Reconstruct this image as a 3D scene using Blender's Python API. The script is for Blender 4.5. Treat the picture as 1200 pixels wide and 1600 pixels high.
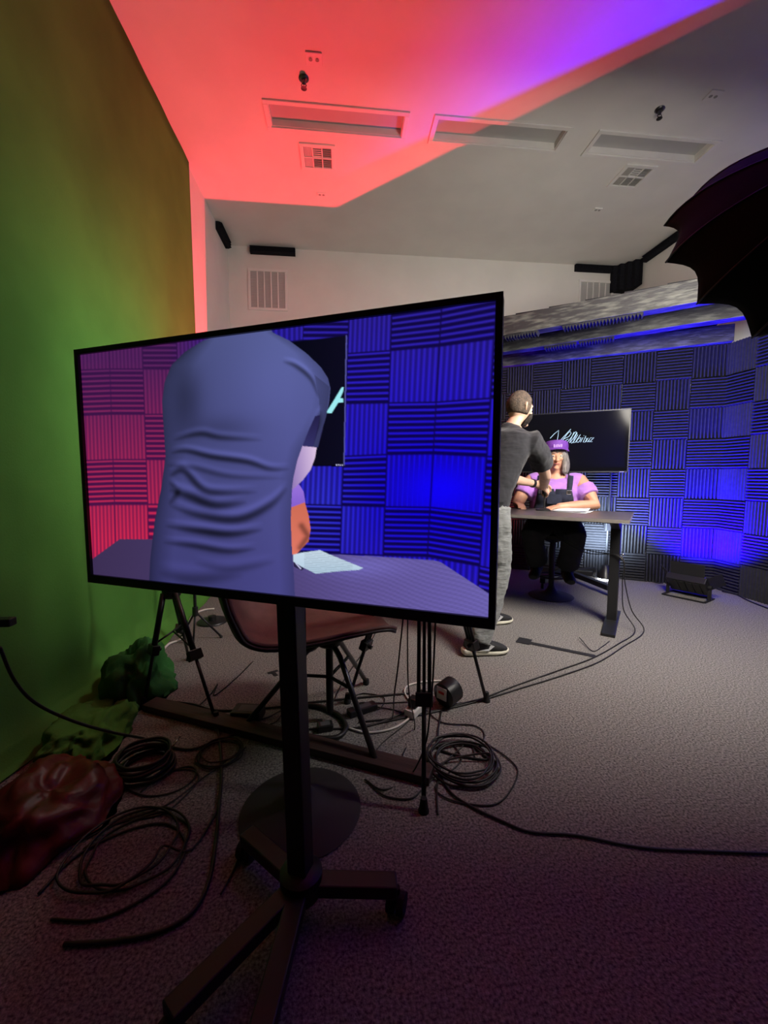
import bpy, bmesh, math, random
import numpy as np
from mathutils import Vector, Matrix, Euler, noise as mnoise
random.seed(7)
for o in list(bpy.data.objects): bpy.data.objects.remove(o, do_unlink=True)
SC = bpy.context.scene
COL = SC.collection
V = Vector
# ------------------------------------------------------------------ camera
FPX, YAW, PITCH, ROLL, CAMH = 650.85, 0.1026, 0.0874, 0.0014, 1.1484
FW = V((math.sin(YAW)*math.cos(PITCH), math.cos(YAW)*math.cos(PITCH), -math.sin(PITCH)))
RT = V((math.cos(YAW), -math.sin(YAW), 0)); UP = RT.cross(FW)
RT, UP = RT*math.cos(ROLL)+UP*math.sin(ROLL), UP*math.cos(ROLL)-RT*math.sin(ROLL)
CAM = V((0, 0, CAMH))
cam = bpy.data.cameras.new('camera'); camo = bpy.data.objects.new('camera', cam); COL.objects.link(camo)
cam.sensor_fit = 'HORIZONTAL'; cam.sensor_width = 36.0; cam.lens = 36.0*FPX/1200.0
cam.clip_start = 0.02; cam.clip_end = 60
camo.matrix_world = Matrix(((RT.x, UP.x, -FW.x, 0), (RT.y, UP.y, -FW.y, 0), (RT.z, UP.z, -FW.z, CAMH), (0, 0, 0, 1)))
SC.camera = camo
# ------------------------------------------------------------------ world and exposure
w = bpy.data.worlds.new('world'); SC.world = w; w.use_nodes = True
w.node_tree.nodes['Background'].inputs[0].default_value = (0.02, 0.02, 0.03, 1)
w.node_tree.nodes['Background'].inputs[1].default_value = 0.1
SC.view_settings.view_transform = 'Standard'; SC.view_settings.look = 'None'
SC.view_settings.exposure = 0.0; SC.view_settings.gamma = 1.0
SC.view_settings.use_curve_mapping = False
# light levels (each lamp sits inside its fixture further down)
KEY_STRENGTH = 66.0      # softbox diffuser
RED_POWER = 400.0        # red LED panel in the added v-flat
RED2_POWER = 150.0        # red LED panel at the foot of the foam wall
BLUE_POWER = 2200.0       # blue LED panel by the corner
FILL_STRENGTH = 60.0    # unseen fill lamp added to brighten the green backdrop
WHITE_POWER = 150.0       # small white lamp behind the desk

def ray(px, py): return FW + RT*((px-600)/FPX) - UP*((py-800)/FPX)
def F(px, py, z=0.0):
    d = ray(px, py); return CAM + d*((z-CAMH)/d.z)
def AY(px, py, y):
    d = ray(px, py); return CAM + d*(y/d.y)
def onplane(px, py, p, n):
    d = ray(px, py); return CAM + d*((V(p)-CAM).dot(n)/d.dot(n))

# ------------------------------------------------------------------ materials
MATS = {}
def s2l(c): return tuple((x/12.92 if x <= 0.04045 else ((x+0.055)/1.055)**2.4) for x in c)
def mat(name, col, rough=0.6, metal=0.0, var=0.0, vscale=8.0, bump=0.0, bscale=60.0, col2=None, stretch=(1,1,1),
        sheen=0.0, coat=0.0, alpha=1.0, emis=None, estr=0.0, spec=0.5, trans=0.0, detail=4.0, ramp=(0.35, 0.65)):
    if name in MATS: return MATS[name]
    m = bpy.data.materials.new(name); m.use_nodes = True; nt = m.node_tree; n = nt.nodes; l = nt.links
    b = n['Principled BSDF']
    b.inputs['Base Color'].default_value = (*col, 1); b.inputs['Roughness'].default_value = rough
    b.inputs['Metallic'].default_value = metal; b.inputs['Specular IOR Level'].default_value = spec
    b.inputs['Sheen Weight'].default_value = sheen; b.inputs['Coat Weight'].default_value = coat
    b.inputs['Alpha'].default_value = alpha; b.inputs['Transmission Weight'].default_value = trans
    if emis: b.inputs['Emission Color'].default_value = (*emis, 1); b.inputs['Emission Strength'].default_value = estr
    tc = mp = None
    if var or bump or col2:
        tc = n.new('ShaderNodeTexCoord'); mp = n.new('ShaderNodeMapping'); mp.inputs['Scale'].default_value = stretch
        l.new(tc.outputs['Object'], mp.inputs['Vector'])
    if var or col2:
        t = n.new('ShaderNodeTexNoise'); t.inputs['Scale'].default_value = vscale; t.inputs['Detail'].default_value = detail
        l.new(mp.outputs[0], t.inputs['Vector'])
        r = n.new('ShaderNodeValToRGB'); l.new(t.outputs['Fac'], r.inputs[0])
        c2 = col2 if col2 else tuple(min(1, c*(1+var)) for c in col)
        c1 = col if col2 else tuple(c*(1-var) for c in col)
        r.color_ramp.elements[0].position = ramp[0]; r.color_ramp.elements[1].position = ramp[1]
        r.color_ramp.elements[0].color = (*c1, 1); r.color_ramp.elements[1].color = (*c2, 1)
        l.new(r.outputs[0], b.inputs['Base Color'])
    if bump:
        t2 = n.new('ShaderNodeTexNoise'); t2.inputs['Scale'].default_value = bscale; t2.inputs['Detail'].default_value = 3
        l.new(mp.outputs[0], t2.inputs['Vector'])
        bp = n.new('ShaderNodeBump'); bp.inputs['Strength'].default_value = bump; bp.inputs['Distance'].default_value = 0.01
        l.new(t2.outputs['Fac'], bp.inputs['Height']); l.new(bp.outputs[0], b.inputs['Normal'])
    MATS[name] = m
    return m
def emitmat(name, col, s):
    m = bpy.data.materials.new(name); m.use_nodes = True; nt = m.node_tree; nt.nodes.clear()
    e = nt.nodes.new('ShaderNodeEmission'); e.inputs[0].default_value = (*col, 1); e.inputs[1].default_value = s
    o = nt.nodes.new('ShaderNodeOutputMaterial'); nt.links.new(e.outputs[0], o.inputs[0]); return m

M_CEIL = mat('painted_plaster', (0.72, 0.70, 0.66), 0.9, var=0.03, vscale=3, bump=0.12, bscale=160)
M_WALL = mat('wall_paint', (0.68, 0.66, 0.62), 0.9, var=0.03, vscale=3, bump=0.1, bscale=160)
M_CARPET = mat('carpet', (0.075, 0.070, 0.074), 1.0, col2=(0.35, 0.33, 0.31), vscale=125, bump=0.5, bscale=190, detail=2, ramp=(0.30, 0.70), spec=0.1)
M_GREEN = mat('green_cloth', (0.085, 0.25, 0.045), 0.95, var=0.12, vscale=2.0, bump=0.15, bscale=120, spec=0.1)
M_GREEN2 = mat('dark_green_cloth', (0.04, 0.16, 0.04), 0.95, var=0.2, vscale=5.0, bump=0.15, bscale=100, spec=0.1)
M_FOAM = mat('foam_charcoal', (0.031, 0.031, 0.036), 1.0, var=0.12, vscale=30, bump=0.15, bscale=300, spec=0.1)
M_FOAMBLK = mat('foam_black', (0.012, 0.012, 0.016), 1.0, var=0.2, vscale=40, spec=0.1)
M_PANEL = mat('set_panel_white', (0.5, 0.5, 0.5), 0.9, var=0.05, vscale=4)
M_BEAM = mat('scuffed_black_timber', (0.028, 0.028, 0.03), 0.55, col2=(0.15, 0.155, 0.135), vscale=15.0, stretch=(0.5, 2.0, 2.6), bump=0.35, bscale=40, ramp=(0.45, 0.75), detail=9)
M_BLK = mat('black_plastic', (0.012, 0.012, 0.014), 0.4, bump=0.03, bscale=300)
M_BLKM = mat('black_metal', (0.018, 0.018, 0.02), 0.42, 0.3, bump=0.03, bscale=200)
M_RUB = mat('black_rubber', (0.010, 0.010, 0.011), 0.75, bump=0.05, bscale=200)
M_CABLE = mat('cable_black', (0.012, 0.011, 0.012), 0.5, bump=0.03, bscale=300)
M_CABLEW = mat('cable_white', (0.62, 0.60, 0.57), 0.5, bump=0.03, bscale=300)
M_CHROME = mat('chrome', (0.55, 0.55, 0.57), 0.22, 1.0, bump=0.01, bscale=300)
M_DARKCHR = mat('dark_steel', (0.12, 0.12, 0.13), 0.3, 0.9, bump=0.02, bscale=200)
M_VENT = mat('vent_enamel', (0.72, 0.70, 0.67), 0.5, var=0.03)
M_VENTDK = mat('vent_duct', (0.30, 0.29, 0.27), 0.9, var=0.1)
M_DIFF = mat('light_diffuser_off', (0.42, 0.41, 0.40), 0.5, var=0.05, vscale=2)
M_WHITEP = mat('white_plastic', (0.7, 0.69, 0.67), 0.4, var=0.03)
M_PAPER = mat('paper', (0.82, 0.83, 0.85), 0.9, var=0.02)
M_SCREENOFF = mat('screen_glass', (0.006, 0.006, 0.009), 0.10, spec=0.10)

# ------------------------------------------------------------------ mesh builder
class MB:
    def __init__(s): s.v = []; s.f = []
    def add(s, vs, fs):
        b = len(s.v); s.v += [tuple(p) for p in vs]; s.f += [tuple(i+b for i in f) for f in fs]; return s
    def obox(s, c, ax, ay, az):
        c = V(c); ax = V(ax); ay = V(ay); az = V(az); vs = []
        for k in (-1, 1):
            for j in (-1, 1):
                for i in (-1, 1): vs.append(c+ax*i+ay*j+az*k)
        return s.add(vs, [(0,2,3,1),(4,5,7,6),(0,1,5,4),(2,6,7,3),(0,4,6,2),(1,3,7,5)])
    def box(s, x0, x1, y0, y1, z0, z1):
        return s.obox(((x0+x1)/2,(y0+y1)/2,(z0+z1)/2), ((x1-x0)/2,0,0), (0,(y1-y0)/2,0), (0,0,(z1-z0)/2))
    def bar(s, a, b, w, h, up=(0,0,1)):
        a = V(a); b = V(b); d = (b-a); L = d.length; d.normalize(); u = V(up)
        sd = d.cross(u)
        if sd.length < 1e-4: sd = d.cross(V((1,0,0)))
        sd.normalize(); u = sd.cross(d)
        return s.obox((a+b)/2, d*L/2, sd*w/2, u*h/2)
    def tube(s, pts, r, seg=8, cap=True):
        pts = [V(p) for p in pts]; n = len(pts)
        rr = r if isinstance(r, (list, tuple)) else [r]*n
        t0 = (pts[1]-pts[0]).normalized(); ref = V((0,0,1)) if abs(t0.z) < 0.9 else V((1,0,0))
        nx = t0.cross(ref).normalized(); base = len(s.v); vs = []
        for i in range(n):
            t = (pts[min(i+1,n-1)]-pts[max(i-1,0)])
            if t.length < 1e-9: t = t0
            t.normalize(); nx = (nx - t*nx.dot(t))
            if nx.length < 1e-6: nx = t.orthogonal()
            nx.normalize(); ny = t.cross(nx)
            ra = rr[i] if isinstance(rr[i], (tuple, list)) else (rr[i], rr[i])
            for k in range(seg):
                a = 2*math.pi*k/seg; vs.append(pts[i]+nx*(math.cos(a)*ra[0])+ny*(math.sin(a)*ra[1]))
        fs = [(i*seg+k, i*seg+(k+1)%seg, (i+1)*seg+(k+1)%seg, (i+1)*seg+k) for i in range(n-1) for k in range(seg)]
        if cap: fs += [tuple(range(seg))[::-1], tuple((n-1)*seg+k for k in range(seg))]
        return s.add(vs, fs)
    def rings(s, rings, seg=20):
        """rings: (center, ax, ay) each a full 3-vector half axis"""
        vs = []; n = len(rings)
        for c, ax, ay in rings:
            c = V(c); ax = V(ax); ay = V(ay)
            for k in range(seg):
                a = 2*math.pi*k/seg; vs.append(c+ax*math.cos(a)+ay*math.sin(a))
        fs = [(i*seg+k, i*seg+(k+1)%seg, (i+1)*seg+(k+1)%seg, (i+1)*seg+k) for i in range(n-1) for k in range(seg)]
        fs += [tuple(range(seg))[::-1], tuple((n-1)*seg+k for k in range(seg))]
        return s.add(vs, fs)
    def lathe(s, prof, c=(0,0,0), seg=24, axis=None):
        c = V(c); az = V(axis).normalized() if axis else V((0,0,1)); ax = az.orthogonal().normalized(); ay = az.cross(ax)
        return s.rings([(c+az*z, ax*max(r,1e-4), ay*max(r,1e-4)) for r, z in prof], seg)
    def cyl(s, a, b, r, seg=12, r2=None):
        return s.tube([a, b], [r, r if r2 is None else r2], seg)
    def ell(s, c, r, seg=14, rot=None):
        c = V(c); R = rot if rot else Matrix.Identity(3); vs = []; n = seg//2
        rg = []
        for i in range(n+1):
            a = math.pi*i/n; q = max(math.sin(a), 0.02); z = -math.cos(a)
            rg.append((c+R@V((0,0,z*r[2])), R@V((r[0]*q,0,0)), R@V((0,r[1]*q,0))))
        return s.rings(rg, seg)
    def poly(s, pts, thick, nrm):
        n = len(pts); nrm = V(nrm)*thick; a = [V(p) for p in pts]; b = [p+nrm for p in a]
        fs = [tuple(range(n))[::-1], tuple(range(n, 2*n))] + [(i, (i+1)%n, n+(i+1)%n, n+i) for i in range(n)]
        return s.add(a+b, fs)
    def build(s, name, m, parent=None, smooth=False, bevel=0.0, recalc=True, bseg=2):
        me = bpy.data.meshes.new(name); me.from_pydata(s.v, [], s.f)
        if recalc:
            bm = bmesh.new(); bm.from_mesh(me); bmesh.ops.recalc_face_normals(bm, faces=bm.faces); bm.to_mesh(me); bm.free()
        if smooth: me.polygons.foreach_set('use_smooth', [True]*len(me.polygons))
        me.materials.append(m); me.update()
        o = bpy.data.objects.new(name, me); COL.objects.link(o)
        if parent: o.parent = parent
        if smooth == 'auto':
            try: me.set_sharp_from_angle(angle=math.radians(40))
            except Exception: pass
        if bevel:
            b = o.modifiers.new('bevel', 'BEVEL'); b.width = bevel; b.segments = bseg; b.limit_method = 'ANGLE'; b.angle_limit = math.radians(35)
        return o
def tag(o, label=None, cat=None, group=None, kind=None):
    if label: o['label'] = label
    if cat: o['category'] = cat
    if group: o['group'] = group
    if kind: o['kind'] = kind
    return o
def thing(name, label, cat, loc=(0,0,0), rz=0.0, group=None):
    o = bpy.data.objects.new(name, None); COL.objects.link(o); o.empty_display_size = 0.1
    o.location = loc; o.rotation_euler = (0, 0, rz); return tag(o, label, cat, group)
def put(name, mesh, parent, loc=(0,0,0), rot=(0,0,0)):
    o = bpy.data.objects.new(name, mesh); COL.objects.link(o); o.parent = parent; o.location = loc; o.rotation_euler = rot; return o
def spline(pts, sub=8):
    pts = [V(p) for p in pts]; out = []
    P = [pts[0]*2-pts[1]] + pts + [pts[-1]*2-pts[-2]]
    for i in range(1, len(P)-2):
        for k in range(sub):
            t = k/sub; a, b, c, d = P[i-1], P[i], P[i+1], P[i+2]
            out.append(0.5*((2*b)+(c-a)*t+(2*a-5*b+4*c-d)*t*t+(3*b-a-3*c+d)*t**3))
    out.append(pts[-1]); return out
def remesh(o, vox, smooth=4, fac=0.5):
    r = o.modifiers.new('remesh', 'REMESH'); r.mode = 'VOXEL'; r.voxel_size = vox; r.use_smooth_shade = True
    if smooth:
        sm = o.modifiers.new('smooth', 'SMOOTH'); sm.iterations = smooth; sm.factor = fac
    return o
def wrinkle(o, strength, scale, stretch=None):
    t = bpy.data.textures.new('cloth_folds', 'CLOUDS'); t.noise_scale = scale; t.noise_depth = 2
    d = o.modifiers.new('folds', 'DISPLACE'); d.texture = t; d.strength = strength; d.mid_level = 0.5; d.texture_coords = 'LOCAL'
    return o

# ------------------------------------------------------------------ the room
WL, WR, ZC, YB, YF = -1.352, 3.882, 3.936, 5.50, -1.3
tag(MB().box(WL-.1, WR+.1, YF-.1, YB+.1, -0.1, 0).build('floor', M_CARPET), 'grey speckled carpet floor', kind='structure')
TX = [(-0.53, 0.515), (0.78, 1.845), (2.135, 3.15)]; TY0, TY1 = 3.455, 3.665
mb = MB(); mb.box(WL-.1, WR+.1, YF-.1, TY0, ZC, ZC+.12); mb.box(WL-.1, WR+.1, TY1, YB+.1, ZC, ZC+.12)
xs = [WL-.1] + [x for p in TX for x in p] + [WR+.1]
for i in range(0, len(xs), 2): mb.box(xs[i], xs[i+1], TY0, TY1, ZC, ZC+.12)
tag(mb.build('ceiling', M_CEIL), 'high plain white ceiling', kind='structure')
tag(MB().box(WL-.1, WL, YF, YB, 0, ZC).build('wall_left', M_WALL), 'white side wall behind the green screen', kind='structure')
tag(MB().box(WR, WR+.1, YF, YB, 0, ZC).build('wall_right', M_WALL), 'white side wall on the right', kind='structure')
tag(MB().box(WL-.1, WR+.1, YB, YB+.1, 0, ZC).build('wall_back', M_WALL), 'white back wall above the beams', kind='structure')
tag(MB().box(WL-.1, WR+.1, YF-.1, YF, 0, ZC).build('wall_front', mat('charcoal_paint', (.03, .03, .035), .9, var=.05)), 'dark wall behind the camera', kind='structure')

# ceiling fixtures ------------------------------------------------------------
tl = ['leftmost recessed ceiling light, unlit, washed in red light', 'middle recessed ceiling light, unlit, lavender at its left end', 'rightmost recessed ceiling light, unlit and grey, above the softbox']
for (x0, x1), lb in zip(TX, tl):
    t = thing('ceiling_light', lb, 'ceiling light', ((x0+x1)/2, (TY0+TY1)/2, ZC), 0, 'recessed ceiling lights')
    hx, hy = (x1-x0)/2, (TY1-TY0)/2
    fr = MB(); e = .035
    fr.box(-hx-e, hx+e, -hy-e, -hy, -.012, -.0005); fr.box(-hx-e, hx+e, hy, hy+e, -.012, -.0005)
    fr.box(-hx-e, -hx, -hy, hy, -.012, -.0005); fr.box(hx, hx+e, -hy, hy, -.012, -.0005)
    fr.build('trim_frame', M_VENT, t, bevel=.003)
    MB().box(-hx+.001, hx-.001, -hy+.001, hy-.001, .05, .07).build('diffuser', M_DIFF, t)
    h = MB(); h.box(-hx+.0005, -hx+.006, -hy+.006, hy-.006, 0, .05); h.box(hx-.006, hx-.0005, -hy+.006, hy-.006, 0, .05); h.box(-hx+.0005, hx-.0005, hy-.006, hy-.0005, 0, .05); h.box(-hx+.0005, hx-.0005, -hy+.0005, -hy+.006, 0, .05)
    h.build('housing', M_VENT, t)
def ceil_vent(x, y, lb):
    t = thing('ceiling_vent', lb, 'vent', (x, y, ZC), 0, 'ceiling air registers')
    fr = MB(); e = .15; i = .118
    fr.box(-e, e, -e, -i, -.014, -.0005); fr.box(-e, e, i, e, -.014, -.0005); fr.box(-e, -i, -i, i, -.014, -.0005); fr.box(i, e, -i, i, -.014, -.0005)
    fr.build('frame', M_VENT, t, bevel=.003)
    MB().box(-i, i, -i, i, -.004, -.0008).build('backing', M_VENTDK, t)
    b = MB()
    for xx in (-.042, .038): b.box(xx-.004, xx+.004, -i, i, -.013, -.004)
    b.box(-i, i, -.005, .005, -.013, -.004); b.build('divider', M_VENT, t)
    for cy in (-.062, .062):
        for k in range(6):
            xx = -.108+k*.0115; MB().obox((xx, cy, -.008), (.0026,0,.003), (0,.052,0), (-.0008,0,.001)).build('louver', M_VENT, t)
        for cx, kk in ((-.002, 5), (.078, 5)):
            for k in range(kk):
                yy = cy-.046+k*.023; MB().obox((cx, yy, -.008), (.033,0,0), (0,.009,.004), (0,-.0005,.001)).build('louver', M_VENT if (cy < 0 and cx < .05) else M_VENTDK, t)
ceil_vent(-.18, 3.955, 'square air register in the red-lit ceiling near the left wall')
ceil_vent(2.72, 3.89, 'square air register in the grey ceiling near the softbox')
def sprinkler(x, y, lb):
    t = thing('sprinkler_head', lb, 'sprinkler', (x, y, ZC), 0, 'sprinkler heads')
    MB().lathe([(.034,-.0005),(.036,-.006),(.03,-.012),(.022,-.016)]).build('escutcheon', M_DARKCHR, t, smooth='auto')
    MB().lathe([(.013,-.014),(.012,-.034),(.008,-.04)]).build('stem', M_DARKCHR, t, smooth='auto')
    a = MB()
    for sx in (-1, 1): a.tube([(sx*.01,0,-.036),(sx*.018,0,-.05),(0,0,-.064)], .003, 6)
    a.build('frame_arm', M_DARKCHR, t, smooth=True)
    MB().lathe([(.004,-.062),(.02,-.066),(.021,-.069),(.004,-.07)], seg=16).build('deflector', M_DARKCHR, t, smooth='auto')
sprinkler(-.24, 3.23, 'dark sprinkler head hanging from the red-lit ceiling')
sprinkler(2.44, 3.20, 'dark sprinkler head hanging from the grey ceiling on the right')
def plate(x, y, sx, sy, lb):
    t = thing('ceiling_plate', lb, 'cover plate', (x, y, ZC), 0, 'small ceiling cover plates')
    MB().box(-sx, sx, -sy, sy, -.010, -.0005).build('cover', M_VENT, t, bevel=.003)
    for s in (-1, 1): MB().lathe([(.012,-.011),(.013,-.0125),(.005,-.014)], (s*sx*.4, 0, 0), 12).build('slot', M_VENTDK, t)
plate(-.16, 3.08, .055, .045, 'small square plate on the pink ceiling above the dark sprinkler')
plate(-.17, 4.44, .045, .025, 'small flat plate at the edge of the red ceiling light patch')
plate(2.70, 4.38, .045, .028, 'small flat plate on the grey ceiling below the right air register')
plate(2.74, 3.05, .05, .045, 'faint square plate on the grey ceiling, farthest right')
# return grilles on the back wall --------------------------------------------
def grille(x0, x1, z0, z1, lb):
    t = thing('return_grille', lb, 'vent', ((x0+x1)/2, YB, z0), 0, 'return air grilles on the back wall'); hx = (x1-x0)/2; h = z1-z0
    fr = MB(); e = .03
    fr.box(-hx, hx, -.014, -.0005, 0, e); fr.box(-hx, hx, -.014, -.0005, h-e, h); fr.box(-hx, -hx+e, -.014, -.0005, e, h-e); fr.box(hx-e, hx, -.014, -.0005, e, h-e)
    fr.build('frame', M_VENT, t, bevel=.002)
    MB().box(-hx+e, hx-e, -.003, -.0008, e, h-e).build('backing', M_DIFF, t)
    wdt = 2*(hx-e)
    for k in range(1, 5):
        x = -hx+e+wdt*k/5; MB().box(x-.007, x+.007, -.013, -.004, e, h-e).build('mullion', M_VENT, t)
    lou = MB()
    for k in range(22):
        z = e+(h-2*e)*(k+.5)/22; lou.obox((0, -.0045, z), (wdt/2,0,0), (0,.0015,.006), (0,-.0004,.0004))
    tag(lou.build('louver_blades', M_DIFF, t), kind='stuff')
grille(-1.12, -.645, 3.19, 3.68, 'white return air grille on the back wall at the left')
grille(3.17, 3.66, 3.27, 3.75, 'white return air grille partly behind the timber beams')
# black foam strips up at the ceiling
def foam_strip(a, b, h, dpt, out, lb):
    t = thing('foam_strip', lb, 'acoustic foam', a, 0, 'black acoustic foam strips at the ceiling edge'); d = V(b)-V(a); L = d.length; d.normalize(); o = V(out)
    k = 6; m = MB()
    m.obox(d*L/2+o*dpt*.25+V((0,0,-h/2)), d*L/2, o*dpt*.25, (0,0,h/2))
    for i in range(3):
        z0 = -h*i/3; z1 = -h*(i+1)/3
        m.poly([o*dpt*.5+V((0,0,z0)), o*dpt*.5+V((0,0,z1)), o*dpt+V((0,0,(z0+z1)/2))], L, d)
    m.build('ribbed_foam', M_FOAMBLK, t)
foam_strip((-1.08, YB-.001, ZC-.005), (-.54, YB-.001, ZC-.005), .085, .07, (0,-1,0), 'black foam strip above the left return grille')
foam_strip((WL+.001, 5.0, ZC-.005), (WL+.001, 5.4, ZC-.005), .085, .07, (1,0,0), 'short black foam strip at the top of the left wall')
foam_strip((3.10, YB-.001, ZC-.005), (3.60, YB-.001, ZC-.005), .085, .07, (0,-1,0), 'black foam strip above the right return grille')
foam_strip((WR-.001, 4.62, ZC-.005), (WR-.001, 5.18, ZC-.005), .085, .07, (-1,0,0), 'black foam strip along the top of the right wall')
# corner bass trap
t = thing('bass_trap', 'ribbed black corner foam block between the two right foam strips', 'acoustic foam', (WR-.002, YB-.002, ZC-.34))
m = MB(); s = .27; n = 9; pts = [(0,0)]
for i in range(n+1):
    f = i/n; p = V((-s*(1-f), -s*f)); off = .035 if i % 2 else 0.0; q = V((-.707, -.707))*off; pts.append((p.x+q.x, p.y+q.y))
m.poly([(x, y, 0) for x, y in pts], .33, (0,0,1)); m.build('ribbed_foam', M_FOAMBLK, t)

# ------------------------------------------------------------------ foam set walls
T = .305
CA = -.5574
U = V((math.cos(CA), math.sin(CA), 0)); N = V((U.y, -U.x, 0))          # along the centre wall (to the right), out towards the room
CR = V((3.822, 3.856, 0))                                              # right corner of the foam
CL = CR - U*T*10                                                       # left corner
def tile_mesh(horizontal):
    n = 10; th0, th1 = .014, .046; g = .0015; m = MB()
    prof = [(g, 0), (g, th0)]
    for i in range(n):
        a = g+(T-2*g)*i/n; b = g+(T-2*g)*(i+1)/n
        prof += [((a*.72+b*.28), th1), ((a*.45+b*.55), th1), (b, th0)]
    prof += [(T-g, 0)]
    k = len(prof); vs = []
    for e in (g, T-g):
        for s, d in prof:
            vs.append((s, -d, e) if not horizontal else (e, -d, s))
    fs = [(i, i+1, k+i+1, k+i) for i in range(k-1)] + [tuple(range(k))[::-1], tuple(range(k, 2*k))]
    m.add(vs, fs); o = m.build('foam_tile', M_FOAM); me = o.data; bpy.data.objects.remove(o); return me
TM_H, TM_V = tile_mesh(True), tile_mesh(False)
def foam_wall(name, label, origin, rz, cols, par):
    """origin = left bottom corner on the wall face, local x runs along the wall, local -y out into the room"""
    t = MB().box(0, cols*T, .003, .05, 0.0, 8*T).build(name, M_PANEL); t.location = origin; t.rotation_euler = (0, 0, rz)
    tag(t, label, kind='structure')
    for i in range(cols):
        for j in range(8):
            me = TM_H if par(i, j) else TM_V
            put('foam_tile', me, t, (i*T+random.uniform(-.0012, .0012), 0.002, 8*T-(j+1)*T+random.uniform(-.001, .001)), (0, random.uniform(-.006, .006), 0))
    return t
foam_wall('wall_set', 'back panel of the set covered in ribbed charcoal foam tiles', CL+N*-.0, CA, 10, lambda i, j: (9-i+j) % 2 == 1)
foam_wall('wall_set_right', 'right return panel of the set covered in ribbed foam tiles', V((3.826, CR.y, 0)), -math.pi/2, 12, lambda i, j: (i+j) % 2 == 1)
LD = V((-.898, -.44, 0)); LA = math.atan2(-LD.y, -LD.x)
foam_wall('wall_set_left', 'left return panel of the set covered in ribbed foam tiles', CL+LD*T*4, LA, 4, lambda i, j: (3-i+j) % 2 == 1)
# ------------------------------------------------------------------ timber beams over the set
def strip_mesh():
    m = MB(); n = 12
    for i in range(n):
        a = .3*i/n; b = .3*(i+1)/n; m.poly([(a, -.045, 0), (b, -.045, 0), ((a+b)/2, -.045, -.03)], .09, (0,1,0))
    m.box(0, .3, -.045, .045, 0, .003); o = m.build('foam_strip', M_FOAM); me = o.data; bpy.data.objects.remove(o); return me
STRIP = strip_mesh()
BZ = 8*T
def beam(name, label, a, b, strips, w_=.12, h_=.165):
    a = V(a); b = V(b); d = b-a; L = d.length; rz = math.atan2(d.y, d.x)
    t = thing(name, label, 'beam', a, rz, 'black timber beams over the set')
    m = MB(); n = 24                                            # hewn timber: slightly uneven edges
    rg = []
    for i in range(n+1):
        x = L*i/n; j = lambda k: .005*mnoise.noise(V((x*1.7, k*3.1, a.x)))
        rg.append([(x, -w_/2+j(1), j(2)), (x, w_/2+j(3), j(4)), (x, w_/2+j(5), h_+j(6)*1.6), (x, -w_/2+j(7), h_+j(8)*1.6)])
    vs = [p for r in rg for p in r]; fs = [(i*4+k, i*4+(k+1)%4, (i+1)*4+(k+1)%4, (i+1)*4+k) for i in range(n) for k in range(4)] + [(3,2,1,0), (n*4, n*4+1, n*4+2, n*4+3)]
    m.add(vs, fs); m.build('timber', M_BEAM, t, bevel=.004)
    for x in strips: put('foam_strip', STRIP, t, (x, .0, -.004))
    return t
def along(s, out, z): return CR + U*s + N*out + V((0,0,z))
beam('timber_beam', 'black scuffed timber beam nearest the camera, above the small television', along(-2.9, 1.08, BZ+.002), along(.80, 1.43, BZ+.002), [.95, 1.45, 1.75])
beam('timber_beam', 'middle black timber beam of the three above the foam wall', along(-2.95, .56, BZ+.002), along(.40, .84, BZ+.002), [1.3, 1.62])
beam('timber_beam', 'rear black timber beam resting on top of the foam wall', along(-3.0, .05, BZ+.002), along(.0, .05, BZ+.002), [])
# plank deck lying on the beams
t = thing('plank_deck', 'dark boards lying across the top of the timber beams', 'boards', along(-3.9, 0, BZ+.175), CA)
for k in range(13):
    x0 = .02+k*.288; MB().box(x0, x0+.2879, -min(1.45, 1.10+max(0, x0-1.0)*.095), .02, 0, .018).build('board', M_BLKM, t)
for k in range(3):
    x0 = .02+(13+k)*.288; oo = (.849*(x0+.284-3.9)-.05)/.529; MB().box(x0, x0+.2879, -1.10-(x0-1.0)*.095, -max(oo, -.02), 0, .018).build('board', M_BLKM, t)
# ------------------------------------------------------------------ red lamp and an added, unseen v-flat that cuts its light on the ceiling
M_VFLAT = mat('black_foamcore', (0.02, 0.02, 0.022), 0.9, var=.1)
t = thing('added_v_flat', 'added black folding panel, unseen behind the large screen, cutting the red light', 'panel', (-.05, 4.57, 0))
MB().box(-1.27, .012, 0, .03, 0, 2.5).build('panel', M_VFLAT, t)
VD = V((.75, -.66, 0)).normalized()
MB().obox(VD*.80+V((VD.y,-VD.x,0))*-.012+V((0,0,1.25)), VD*.80, V((VD.y,-VD.x,0))*.012, (0,0,1.25)).build('panel', M_VFLAT, t)
for z in (.4, 1.25, 2.1): MB().cyl((0,-.005,z-.06), (0,-.005,z+.06), .008, 8).build('hinge', M_BLKM, t)

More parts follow.
